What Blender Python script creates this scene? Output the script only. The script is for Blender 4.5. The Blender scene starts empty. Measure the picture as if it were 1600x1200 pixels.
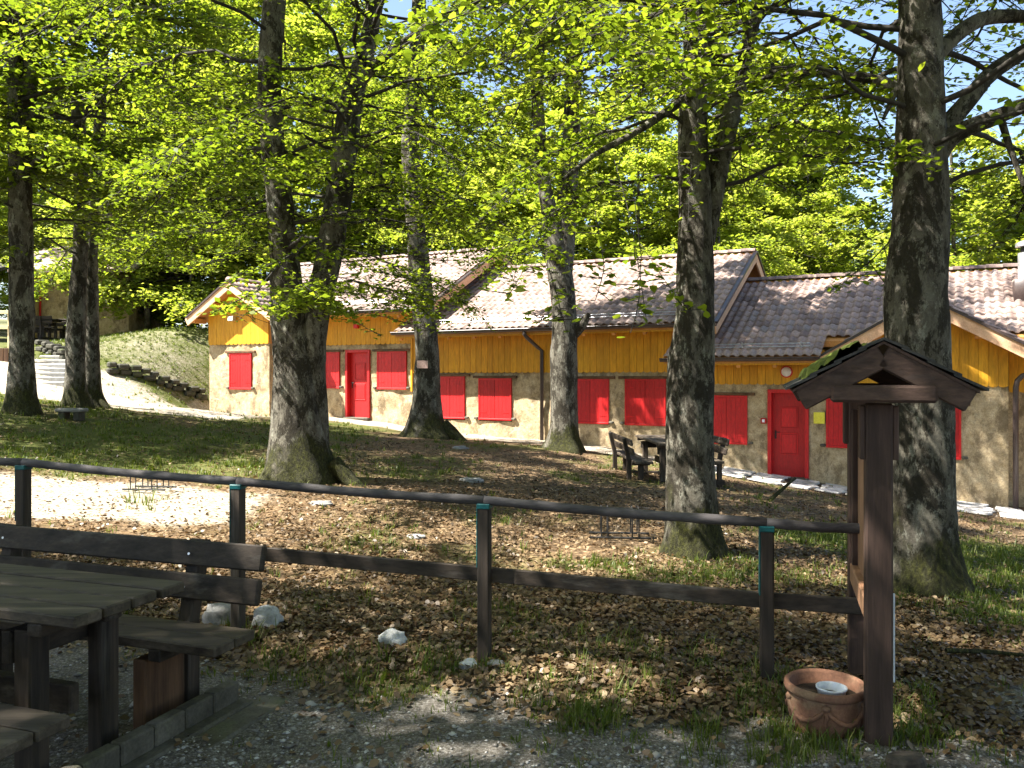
import bpy, math, random
import numpy as np
from mathutils import Matrix, Vector

# ------------------------------------------------------------------ camera, sky, sun
F, HC, V0 = 1300.0, 1.65, 588.0          # focal length in photo pixels, eye height, horizon row
sc = bpy.context.scene
col = sc.collection
cam_d = bpy.data.cameras.new('camera')
cam = bpy.data.objects.new('camera', cam_d)
col.objects.link(cam)
cam.location = (0, 0, HC)
cam.rotation_euler = (math.radians(90), 0, 0)
cam_d.sensor_width = 36.0
cam_d.lens = 36.0 * F / 1600.0
cam_d.shift_y = -(600.0 - V0) / 1600.0
cam_d.clip_start = 0.05
cam_d.clip_end = 3000
sc.camera = cam

SUN_EL, SUN_AZ = math.radians(55.0), math.radians(-103.0)   # azimuth clockwise from +Y
w = bpy.data.worlds.new('World')
sc.world = w
w.use_nodes = True
nt = w.node_tree
bg = nt.nodes['Background']
sky = nt.nodes.new('ShaderNodeTexSky')
sky.sky_type = 'NISHITA'
sky.sun_disc = False
sky.sun_elevation = SUN_EL
sky.sun_rotation = SUN_AZ
sky.air_density = 1.0
sky.dust_density = 1.2
sky.ozone_density = 0.6
nt.links.new(sky.outputs[0], bg.inputs[0])
bg.inputs[1].default_value = 0.066
sd = bpy.data.lights.new('sun', 'SUN')
sd.energy = 5.0
sd.angle = math.radians(0.53)
sd.color = (1.0, 0.95, 0.86)
sun = bpy.data.objects.new('sun', sd)
col.objects.link(sun)
to_sun = Vector((math.sin(SUN_AZ) * math.cos(SUN_EL), math.cos(SUN_AZ) * math.cos(SUN_EL), math.sin(SUN_EL)))
sun.rotation_euler = to_sun.to_track_quat('Z', 'Y').to_euler()
sun.location = (-20, 0, 30)
sc.view_settings.view_transform = 'Standard'
sc.view_settings.look = 'None'
sc.view_settings.gamma = 1.0
sc.view_settings.exposure = 2.35
sc.view_settings.use_curve_mapping = False
sc.cycles.max_bounces = 9
sc.cycles.diffuse_bounces = 6
sc.cycles.transmission_bounces = 6
sc.cycles.sample_clamp_indirect = 8.0

# ------------------------------------------------------------------ maths helpers
def W(u, v, y):
    return np.array([(u - 800.0) / F * y, y, HC - (v - V0) / F * y])

def hash2(ix, iy, seed):
    h = (ix.astype(np.int64) * 374761393 + iy.astype(np.int64) * 668265263 + seed * 974634777) & 0xffffffff
    h = ((h ^ (h >> 13)) * 1274126177) & 0xffffffff
    h = h ^ (h >> 16)
    return (h & 0xffff) / 65535.0

def vnoise(x, y, seed=0):
    x = np.asarray(x, float); y = np.asarray(y, float)
    ix = np.floor(x); iy = np.floor(y)
    fx = x - ix; fy = y - iy
    fx = fx * fx * (3 - 2 * fx); fy = fy * fy * (3 - 2 * fy)
    a = hash2(ix, iy, seed); b = hash2(ix + 1, iy, seed)
    c = hash2(ix, iy + 1, seed); d = hash2(ix + 1, iy + 1, seed)
    return (a * (1 - fx) + b * fx) * (1 - fy) + (c * (1 - fx) + d * fx) * fy

def fbm(x, y, seed=0, o=4):
    s = 0; a = 0.5; t = 0
    for i in range(o):
        s = s + a * vnoise(x * 2 ** i, y * 2 ** i, seed + i * 17); t += a; a *= 0.5
    return s / t

def smooth(a, b, x):
    t = np.clip((np.asarray(x, float) - a) / (b - a), 0, 1)
    return t * t * (3 - 2 * t)

# ------------------------------------------------------------------ terrain height
PHI = math.radians(28.44)
DX, DY = math.cos(PHI), -math.sin(PHI)
BX, BY = math.sin(PHI), math.cos(PHI)
P0 = np.array([0.0, 22.95])
def facade(s, t=0.0):
    return P0[0] + s * DX + t * BX, P0[1] + s * DY + t * BY

ctrl = []
for x in (-4, -1.5, 1, 3):
    for y in (1.5, 4.2):
        ctrl.append((x, y, 0.0))
ctrl += [(-3.3, 5.6, .06), (-1.8, 5.3, .03), (0, 4.9, .0), (1.4, 4.5, -.01), (3.3, 4.5, -.05), (6, 4, -.2), (-6, 5, .25), (-8, 2, .3)]
ctrl += [(1.85, 8.45, -.15), (3.5, 6.95, -.15), (-3.1, 12, .2), (-5, 9.5, .2), (6, 8, -.45), (8, 12, -.75), (0, 12, -.03),
         (2.85, 15.4, -.25), (6, 15.2, -.6), (-2, 17, .15), (-2.2, 20.8, .12), (1.2, 19.6, -.09), (-6, 18, .55), (-5, 15, .45)]
for s, z in ((-11, .4), (-8.5, .38), (-5.6, .36), (-3, .15), (-1, .0), (1.2, -.06), (3.5, -.25), (5.5, -.52), (7.4, -.73), (10, -1.0), (12, -1.12), (16, -1.5)):
    for t in (-1.2, 1.5, 6):
        x, y = facade(s, t); ctrl.append((x, y, z))
ctrl += [(-9.2, 15.6, .97), (-9.4, 18, 1.0), (-8.6, 20.5, .8), (-9.2, 23, .8), (-13.4, 24, 1.42), (-11.5, 26.5, 1.45), (-11.3, 28, 1.9), (-12.2, 30, 3.1), (-15, 27.5, 2.65), (-15, 30, 3.0),
         (-17, 33, 3.15), (-12, 34, 3.3), (-20, 30, 3.0), (-13.5, 15, 1.6), (-20, 18, 2.6), (-16, 23, 1.7), (-10, 10, .75), (-14, 5, 1.1), (-9.5, 32, 3.0),
         (-40, 20, 4), (-30, 0, 2), (40, 20, -4), (30, 0, -2), (0, -25, 0), (0, 45, .8), (-30, 50, 4.5), (30, 45, -2), (0, 90, 4), (-80, 90, 9), (80, 90, -2), (0, 220, 10), (-200, 220, 16), (200, 220, 2),
         (-200, -30, 8), (200, -30, -8), (0, -60, 0)]
ctrl = np.array(ctrl, float)
def _k(r2):
    return 0.5 * r2 * np.log(r2 + 1e-9)
def _fit():
    n = len(ctrl); P = ctrl[:, :2]
    K = _k(((P[:, None] - P[None]) ** 2).sum(-1)) + np.eye(n) * 0.6
    A = np.zeros((n + 3, n + 3)); A[:n, :n] = K; A[:n, n] = 1; A[:n, n + 1:] = P; A[n, :n] = 1; A[n + 1:, :n] = P.T
    b = np.zeros(n + 3); b[:n] = ctrl[:, 2]
    return np.linalg.solve(A, b)
_sol = _fit()
def g(x, y):
    x = np.asarray(x, float); y = np.asarray(y, float)
    sh = x.shape
    q = np.stack([x.ravel(), y.ravel()], 1)
    out = np.empty(len(q))
    P = ctrl[:, :2]; n = len(P)
    for i in range(0, len(q), 20000):
        c = q[i:i + 20000]
        out[i:i + 20000] = _k(((c[:, None] - P[None]) ** 2).sum(-1)) @ _sol[:n] + _sol[n] + c @ _sol[n + 1:]
    return out.reshape(sh) if sh else float(out[0])

def gp(u, v):
    """point of the ground seen at photo pixel (u, v)"""
    ys = np.linspace(1.5, 70, 1400)
    xs = (u - 800.0) / F * ys
    d = HC - (v - V0) / F * ys - g(xs, ys)
    i = np.argmax(d < 0)
    if d[i] >= 0: i = len(ys) - 1
    return np.array([xs[i], ys[i], g(xs[i], ys[i])])

# ------------------------------------------------------------------ materials
def new_mat(name):
    m = bpy.data.materials.new(name); m.use_nodes = True
    n = m.node_tree
    return m, n, n.nodes['Principled BSDF']

class NT:
    def __init__(self, n): self.n = n
    def node(self, t, **kw):
        o = self.n.nodes.new(t)
        for k, v in kw.items(): setattr(o, k, v)
        return o
    def link(self, a, b): self.n.links.new(a, b)
    def coord(self, kind='Object', scale=(1, 1, 1)):
        tc = self.node('ShaderNodeTexCoord'); mp = self.node('ShaderNodeMapping')
        mp.inputs['Scale'].default_value = scale
        self.link(tc.outputs[kind], mp.inputs[0]); return mp.outputs[0]
    def world(self, scale=(1, 1, 1)):
        tc = self.node('ShaderNodeNewGeometry'); mp = self.node('ShaderNodeMapping')
        mp.inputs['Scale'].default_value = scale
        self.link(tc.outputs['Position'], mp.inputs[0]); return mp.outputs[0]
    def noise(self, vec, scale, detail=5, rough=.6, dist=0):
        o = self.node('ShaderNodeTexNoise'); o.inputs['Scale'].default_value = scale
        o.inputs['Detail'].default_value = detail; o.inputs['Roughness'].default_value = rough
        o.inputs['Distortion'].default_value = dist
        self.link(vec, o.inputs['Vector']); return o.outputs['Fac']
    def vor(self, vec, scale, feature='F1', out='Distance'):
        o = self.node('ShaderNodeTexVoronoi', feature=feature); o.inputs['Scale'].default_value = scale
        self.link(vec, o.inputs['Vector']); return o.outputs[out]
    def ramp(self, fac, stops, interp='LINEAR'):
        o = self.node('ShaderNodeValToRGB'); cr = o.color_ramp; cr.interpolation = interp
        while len(cr.elements) < len(stops): cr.elements.new(.5)
        for e, (p, c) in zip(cr.elements, stops):
            e.position = p; e.color = (*c, 1) if len(c) == 3 else c
        self.link(fac, o.inputs[0]); return o.outputs[0]
    def mix(self, fac, a, b, mode='MIX'):
        o = self.node('ShaderNodeMix', data_type='RGBA', blend_type=mode)
        for i, x in ((0, fac), (6, a), (7, b)):
            if isinstance(x, (int, float)): o.inputs[i].default_value = x
            elif isinstance(x, tuple): o.inputs[i].default_value = (*x, 1)
            else: self.link(x, o.inputs[i])
        return o.outputs[2]
    def math(self, op, a, b=0.0, c=None):
        o = self.node('ShaderNodeMath', operation=op)
        for i, x in enumerate((a, b) if c is None else (a, b, c)):
            if isinstance(x, (int, float)): o.inputs[i].default_value = x
            else: self.link(x, o.inputs[i])
        return o.outputs[0]
    def bump(self, h, strength, dist, bsdf):
        o = self.node('ShaderNodeBump'); o.inputs['Strength'].default_value = strength
        o.inputs['Distance'].default_value = dist
        self.link(h, o.inputs['Height']); self.link(o.outputs[0], bsdf.inputs['Normal'])
    def attr(self, name):
        o = self.node('ShaderNodeAttribute', attribute_name=name); return o

def mat_noise(name, c1, c2, scale=6, rough=.8, stretch=(1, 1, 1), bump=.3, bdist=.01, fine=40, c3=None, spec=.3, space='world', metallic=0, vary=.35):
    m, n, b = new_mat(name); T = NT(n)
    vec = T.world(stretch) if space == 'world' else T.coord('Object', stretch)
    a = T.noise(vec, scale, 6, .65)
    f = T.noise(vec, fine, 4, .7)
    c = T.ramp(a, [(.32, c1), (.68, c2)])
    if c3: c = T.mix(T.ramp(T.noise(vec, scale * .45, 5, .7), [(.55, (0, 0, 0)), (.66, (1, 1, 1))]), c, c3)
    c = T.mix(.5, c, T.ramp(f, [(.3, (.35, .35, .35)), (.7, (.95, .95, .95))]), 'OVERLAY')
    oi = T.node('ShaderNodeObjectInfo')
    hv = T.node('ShaderNodeHueSaturation'); T.link(c, hv.inputs['Color'])
    T.link(T.math('MULTIPLY_ADD', oi.outputs['Random'], vary, 1 - vary / 2), hv.inputs['Value'])
    T.link(hv.outputs[0], b.inputs['Base Color'])
    b.inputs['Roughness'].default_value = rough
    b.inputs['Specular IOR Level'].default_value = spec
    b.inputs['Metallic'].default_value = metallic
    if bump: T.bump(T.math('ADD', a, T.math('MULTIPLY', f, .5)), bump, bdist, b)
    return m

M = {}
M['dark_wood'] = mat_noise('dark_wood', (.018, .014, .012), (.05, .036, .028), 4, .75, (1, 1, 1), .4, .004, 60)
M['rail_wood'] = mat_noise('rail_wood', (.04, .035, .036), (.085, .076, .076), 5, .7, (1, 1, 1), .4, .004, 50)
M['grey_wood'] = mat_noise('grey_wood', (.026, .021, .016), (.07, .058, .044), 4, .8, (1, 1, 1), .5, .004, 70, (.03, .035, .018))
M['brown_wood'] = mat_noise('brown_wood', (.07, .036, .018), (.13, .07, .035), 5, .75, (1, 1, 1), .3, .004, 60)
M['board_wood'] = mat_noise('board_wood', (.035, .02, .015), (.075, .045, .034), 6, .65, (1, 1, 1), .3, .003, 60)
M['panel_wood'] = mat_noise('panel_wood', (.19, .10, .055), (.30, .17, .10), 5, .7, (1, 1, .25), .2, .003, 60)
M['yellow_wood'] = mat_noise('yellow_wood', (.44, .20, .010), (.54, .27, .016), 3, .6, (1, 1, .12), .15, .002, 30, vary=.22)
M['orange_wood'] = mat_noise('orange_wood', (.42, .18, .045), (.54, .26, .08), 4, .65, (1, 1, 1), .15, .002, 40)
M['barge_wood'] = mat_noise('barge_wood', (.55, .30, .17), (.66, .40, .25), 4, .7, (1, 1, 1), .15, .002, 40)
M['red_paint'] = mat_noise('red_paint', (.36, .006, .007), (.45, .010, .012), 3, .5, (1, 1, .3), .08, .002, 30, spec=.4)
M['zinc'] = mat_noise('zinc', (.4, .4, .42), (.55, .55, .57), 6, .4, (1, 1, 1), 0, 0, 40, metallic=.7)
M['gutter_metal'] = mat_noise('gutter_metal', (.03, .02, .02), (.05, .035, .032), 5, .4, (1, 1, 1), 0, 0, 40, spec=.5)
M['black_metal'] = mat_noise('black_metal', (.012, .012, .013), (.03, .028, .027), 8, .6, (1, 1, 1), 0, 0, 40)
M['rock_white'] = mat_noise('rock_white', (.27, .265, .26), (.48, .475, .465), 9, .85, (1, 1, 1), .6, .01, 60, (.2, .2, .2))
M['rock_grey'] = mat_noise('rock_grey', (.14, .135, .13), (.25, .245, .235), 9, .85, (1, 1, 1), .5, .01, 60)
M['rock_dark'] = mat_noise('rock_dark', (.025, .024, .018), (.07, .067, .052), 9, .9, (1, 1, 1), .5, .01, 60, (.04, .05, .015))  # base colour darkened: shade on the low bank wall is painted in
M['flagstone'] = mat_noise('flagstone', (.38, .36, .34), (.58, .56, .54), 4, .85, (1, 1, 1), .5, .008, 50, (.25, .23, .2))
M['concrete'] = mat_noise('concrete', (.05, .045, .036), (.11, .10, .08), 7, .9, (1, 1, 1), .5, .006, 70, (.09, .09, .06))
M['terrace_stone'] = mat_noise('terrace_stone', (.16, .155, .145), (.27, .265, .25), 7, .9, (1, 1, 1), .5, .01, 60)
M['terracotta'] = mat_noise('terracotta', (.10, .048, .03), (.18, .088, .052), 9, .85, (1, 1, 1), .4, .004, 80, (.16, .10, .06))
M['teal_tone'] = mat_noise('teal_tone', (.0, .05, .055), (.005, .10, .105), 9, .5, (1, 1, 1), 0, 0, 40)
M['white_plastic'] = mat_noise('white_plastic', (.62, .66, .74), (.74, .77, .82), 5, .4, (1, 1, 1), 0, 0, 40)
M['lamp_glass'] = mat_noise('lamp_glass', (.7, .66, .6), (.78, .74, .68), 5, .3, (1, 1, 1), 0, 0, 40)
M['soil'] = mat_noise('soil', (.02, .014, .01), (.05, .035, .022), 20, .95, (1, 1, 1), .6, .01, 90)
M['moss'] = mat_noise('moss', (.03, .042, .006), (.10, .12, .014), 14, .95, (1, 1, 1), .9, .01, 120)
M['twig'] = mat_noise('twig_bark', (.014, .012, .010), (.045, .040, .034), 9, .9, (1, 1, 1), .4, .004, 60)
M['slate'] = mat_noise('slate', (.02, .02, .02), (.05, .048, .045), 8, .8, (1, 1, 1), .5, .005, 60)
M['pale_wood'] = mat_noise('pale_wood', (.5, .4, .22), (.62, .5, .3), 5, .7, (1, 1, 1), .1, .002, 40)
M['plaque'] = mat_noise('plaque', (.48, .30, .26), (.56, .37, .32), 5, .5, (1, 1, 1), 0, 0, 40)
M['yellow_sign'] = mat_noise('yellow_sign', (.58, .48, .04), (.66, .55, .06), 5, .5, (1, 1, 1), 0, 0, 40)
M['lime_sign'] = mat_noise('lime_sign', (.45, .62, .04), (.55, .70, .08), 5, .5, (1, 1, 1), 0, 0, 40)

GRAIN = {}
for _n, _a, _b2, _c3 in (('dark_wood', (.010, .008, .006), (.052, .038, .028), (.07, .06, .05)), ('grey_wood', (.018, .013, .009), (.095, .075, .055), (.045, .036, .024)), ('board_wood', (.026, .015, .011), (.075, .045, .034), (.05, .035, .03)), ('rail_wood', (.03, .026, .027), (.095, .085, .084), (.06, .05, .045)), ('brown_wood', (.045, .022, .011), (.14, .075, .038), (.06, .05, .03))):
    for _gi, _s in enumerate(((.07, 1, 1), (1, .07, 1), (1, 1, .07))):
        M[_n + '_%d' % _gi] = mat_noise('%s_grain_%s' % (_n, 'xyz'[_gi]), _a, _b2, 14, .75, _s, .7, .004, 70, _c3)
    GRAIN[_n] = 1

def m_tile():
    m, n, b = new_mat('roof_tile'); T = NT(n)
    at = T.attr('rnd'); oi = T.node('ShaderNodeObjectInfo')
    r = T.math('FRACT', T.math('ADD', at.outputs['Fac'], oi.outputs['Random']))
    c = T.ramp(r, [(0, (.15, .105, .088)), (.35, (.24, .175, .15)), (.7, (.32, .23, .19)), (1, (.20, .165, .155))])
    f = T.noise(T.world(), 25, 5, .7)
    c = T.mix(.7, c, T.ramp(f, [(.3, (.3, .3, .3)), (.7, (.9, .9, .9))]), 'OVERLAY')
    T.link(c, b.inputs['Base Color']); b.inputs['Roughness'].default_value = .72
    b.inputs['Specular IOR Level'].default_value = .4
    T.bump(f, .3, .004, b); return m
M['tile'] = m_tile()

def m_stone():
    m, n, b = new_mat('rubble_plaster'); T = NT(n)
    v = T.world()
    warp = T.mix(.09, v, T.node('ShaderNodeTexNoise').outputs['Color'])
    vo = T.vor(v, 3.2, 'F1', 'Color'); de = T.vor(v, 3.2, 'DISTANCE_TO_EDGE')
    big = T.noise(v, 1.3, 6, .7); mid = T.noise(v, 6, 6, .7); fine = T.noise(v, 40, 4, .7)
    mortar = T.ramp(mid, [(.3, (.23, .165, .085)), (.55, (.38, .295, .18)), (.75, (.47, .385, .26))])
    sv = T.node('ShaderNodeSeparateColor'); T.link(vo, sv.inputs[0])
    stone = T.ramp(sv.outputs[0], [(0, (.13, .085, .045)), (.35, (.24, .185, .11)), (.65, (.17, .155, .125)), (1, (.32, .23, .12))])
    edge = T.ramp(T.math('ADD', de, T.math('MULTIPLY', T.math('SUBTRACT', mid, .5), .12)), [(.04, (0, 0, 0)), (.11, (1, 1, 1))])
    show = T.ramp(big, [(.50, (0, 0, 0)), (.66, (1, 1, 1))])
    fac = T.math('MULTIPLY', T.math('MULTIPLY', edge, show), .8)
    c = T.mix(fac, mortar, stone)
    c = T.mix(.6, c, T.ramp(fine, [(.3, (.3, .3, .3)), (.7, (.9, .9, .9))]), 'OVERLAY')
    st = T.ramp(T.noise(T.world((1, 1, .6)), 2.4, 6, .75), [(.5, (0, 0, 0)), (.6, (1, 1, 1))])
    c = T.mix(T.math('MULTIPLY', st, .6), c, (.085, .055, .028))
    T.link(c, b.inputs['Base Color']); b.inputs['Roughness'].default_value = .92
    T.bump(T.math('ADD', T.math('MULTIPLY', fac, .4), T.math('ADD', mid, T.math('MULTIPLY', fine, .3))), .7, .03, b)
    return m
M['stone'] = m_stone()

def m_bark(name, warm=0.0):
    m, n, b = new_mat(name); T = NT(n)
    v = T.coord('Object', (1, 1, .55)); vo = T.coord('Object')
    a = T.noise(v, 5.0, 8, .78, .3); f = T.noise(v, 34, 6, .8); pt = T.noise(v, 1.7, 5, .65)
    c = T.ramp(a, [(.30, (.035 + warm, .03 + warm * .6, .026)), (.46, (.11 + warm, .10 + warm * .6, .085)), (.62, (.19 + warm, .18 + warm * .5, .155)), (.8, (.26, .25, .22))])
    lich = T.ramp(T.noise(v, 9, 8, .82), [(.55, (0, 0, 0)), (.59, (1, 1, 1))])
    c = T.mix(T.math('MULTIPLY', lich, .55), c, (.34, .35, .31))
    dark = T.ramp(T.noise(T.coord('Object', (1, 1, .5)), 4.2, 7, .8, .3), [(.485, (0, 0, 0)), (.53, (1, 1, 1))])
    c = T.mix(T.math('MULTIPLY', dark, .88), c, (.022, .018, .012))
    sep = T.node('ShaderNodeSeparateXYZ'); T.link(vo, sep.inputs[0])
    low = T.math('SUBTRACT', T.math('MULTIPLY_ADD', pt, 3.4, -1.05), sep.outputs[2])
    ms = T.ramp(low, [(.0, (0, 0, 0)), (.35, (1, 1, 1))])
    c = T.mix(T.math('MULTIPLY', ms, .88), c, T.ramp(f, [(.35, (.012, .012, .005)), (.5, (.03, .032, .008)), (.7, (.075, .08, .014))]))
    c = T.mix(.55, c, T.ramp(f, [(.28, (.25, .25, .25)), (.72, (.9, .9, .9))]), 'OVERLAY')
    c = T.mix(1.0, c, (.82, .80, .74), 'MULTIPLY')
    T.link(c, b.inputs['Base Color']); b.inputs['Roughness'].default_value = .9
    b.inputs['Specular IOR Level'].default_value = .2
    T.bump(T.math('ADD', T.math('MULTIPLY', a, .8), T.math('MULTIPLY', f, .7)), 1.0, .045, b)
    return m
M['bark'] = m_bark('beech_bark'); M['bark_far'] = m_bark('far_bark', .01)

def m_leaf(name, stops, trans=.5, tcol=(1.25, 1.2, .5)):
    m, n, b = new_mat(name); T = NT(n)
    at = T.attr('rnd')
    c = T.ramp(at.outputs['Fac'], stops)
    n.nodes.remove(b)
    d = T.node('ShaderNodeBsdfPrincipled'); d.inputs['Roughness'].default_value = .45; d.inputs['Specular IOR Level'].default_value = .3
    T.link(c, d.inputs['Base Color'])
    t = T.node('ShaderNodeBsdfTranslucent')
    T.link(T.mix(1.0, c, tcol, 'MULTIPLY'), t.inputs['Color'])
    mx = T.node('ShaderNodeMixShader'); mx.inputs[0].default_value = trans
    T.link(d.outputs[0], mx.inputs[1]); T.link(t.outputs[0], mx.inputs[2])
    T.link(mx.outputs[0], n.nodes['Material Output'].inputs['Surface'])
    return m
M['leaf'] = m_leaf('beech_leaf', [(0, (.066, .108, .010)), (.5, (.12, .172, .018)), (1, (.20, .245, .032))], .62, (1.7, 1.6, .75))  # darker base than the far leaves: shade on near sprays put into the colour
M['leaf_far'] = m_leaf('far_leaf', [(0, (.14, .20, .025)), (.5, (.22, .28, .035)), (1, (.34, .36, .10))], .6, (1.55, 1.5, .8))  # paler base than the near leaves: background sunlit glow put into the colour
M['needle'] = m_leaf('spruce_needle', [(0, (.02, .04, .015)), (.6, (.045, .075, .025)), (1, (.10, .13, .04))], .25)
M['grass'] = m_leaf('grass_blade', [(0, (.055, .08, .012)), (.6, (.10, .14, .02)), (1, (.22, .21, .07))], .4, (1.3, 1.3, .5))
M['dead_leaf'] = m_leaf('dead_leaf', [(0, (.042, .027, .014)), (.4, (.105, .068, .034)), (.8, (.20, .138, .075)), (1, (.33, .25, .155))], .15, (1.1, .8, .5))
M['pebble'] = m_leaf('pebble', [(0, (.10, .09, .08)), (.5, (.27, .255, .235)), (1, (.62, .60, .57))], .0)

def m_ground():
    m, n, b = new_mat('forest_floor'); T = NT(n)
    v = T.world()
    ag, av, ap = (T.attr(k).outputs['Fac'] for k in ('grass', 'gravel', 'pale'))
    big = T.noise(v, .9, 6, .7); mid = T.noise(v, 7, 6, .7); fine = T.noise(v, 45, 5, .75)
    cell = T.node('ShaderNodeTexVoronoi'); cell.inputs['Scale'].default_value = 22; T.link(v, cell.inputs['Vector'])
    cs = T.node('ShaderNodeSeparateColor'); T.link(cell.outputs['Color'], cs.inputs[0])
    litter = T.ramp(cs.outputs[0], [(0, (.07, .043, .023)), (.4, (.14, .088, .046)), (.75, (.22, .145, .08)), (1, (.32, .23, .14))])
    litter = T.mix(T.ramp(mid, [(.35, (1, 1, 1)), (.6, (0, 0, 0))]), litter, (.07, .048, .028))
    grass = T.ramp(fine, [(.25, (.03, .038, .009)), (.5, (.075, .088, .02)), (.75, (.17, .16, .06))])
    grav = T.ramp(T.noise(v, 60, 4, .8), [(.33, (.06, .051, .04)), (.52, (.16, .145, .125)), (.70, (.44, .42, .39))])
    grav = T.mix(T.ramp(big, [(.4, (0, 0, 0)), (.65, (1, 1, 1))]), grav, T.mix(.5, grav, (.06, .05, .04)))
    pale = T.ramp(T.noise(v, 16, 6, .75), [(.33, (.13, .095, .06)), (.5, (.30, .26, .20)), (.7, (.44, .41, .36))])
    def edge(a, sharp=.16):
        q = T.math('ADD', a, T.math('MULTIPLY', T.math('SUBTRACT', T.math('MULTIPLY_ADD', mid, .6, T.math('MULTIPLY', fine, .4)), .5), 1.1))
        return T.ramp(q, [(.5 - sharp, (0, 0, 0)), (.5 + sharp, (1, 1, 1))])
    c = T.mix(edge(ag), litter, grass)
    c = T.mix(edge(ap), c, pale)
    c = T.mix(edge(av, .25), c, grav)
    T.link(c, b.inputs['Base Color']); b.inputs['Roughness'].default_value = .95
    b.inputs['Specular IOR Level'].default_value = .15
    T.bump(T.math('ADD', mid, T.math('ADD', T.math('MULTIPLY', fine, .6), T.math('MULTIPLY', cell.outputs['Distance'], .6))), .8, .03, b)
    return m
M['ground'] = m_ground()

# ------------------------------------------------------------------ mesh helpers
def big_mesh(name, V, Fc, rnd=None, smooth_=False, mat=None):
    """uniform polygons from arrays"""
    V = np.asarray(V, np.float32); Fc = np.asarray(Fc, np.int32)
    me = bpy.data.meshes.new(name)
    me.vertices.add(len(V)); me.vertices.foreach_set('co', V.ravel())
    k = Fc.shape[1]
    me.loops.add(Fc.size); me.loops.foreach_set('vertex_index', Fc.ravel())
    me.polygons.add(len(Fc))
    me.polygons.foreach_set('loop_start', np.arange(0, Fc.size, k, dtype=np.int32))
    if smooth_: me.polygons.foreach_set('use_smooth', np.ones(len(Fc), bool))
    me.update(calc_edges=True)
    if rnd is not None:
        a = me.attributes.new('rnd', 'FLOAT', 'POINT'); a.data.foreach_set('value', np.asarray(rnd, np.float32))
    if mat: me.materials.append(M[mat])
    return me

def link(name, me, parent=None):
    o = bpy.data.objects.new(name, me); col.objects.link(o)
    if parent: o.parent = parent
    return o

def tag(o, label=None, cat=None, group=None, kind=None):
    if label: o['label'] = label
    if cat: o['category'] = cat
    if group: o['group'] = group
    if kind: o['kind'] = kind
    return o

def thing(name, label, cat, loc=(0, 0, 0), rz=0.0, group=None):
    o = bpy.data.objects.new(name, None); col.objects.link(o)
    o.empty_display_size = .2
    o.location = tuple(float(q) for q in loc); o.rotation_euler = (0, 0, rz)
    return tag(o, label, cat, group)

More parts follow.
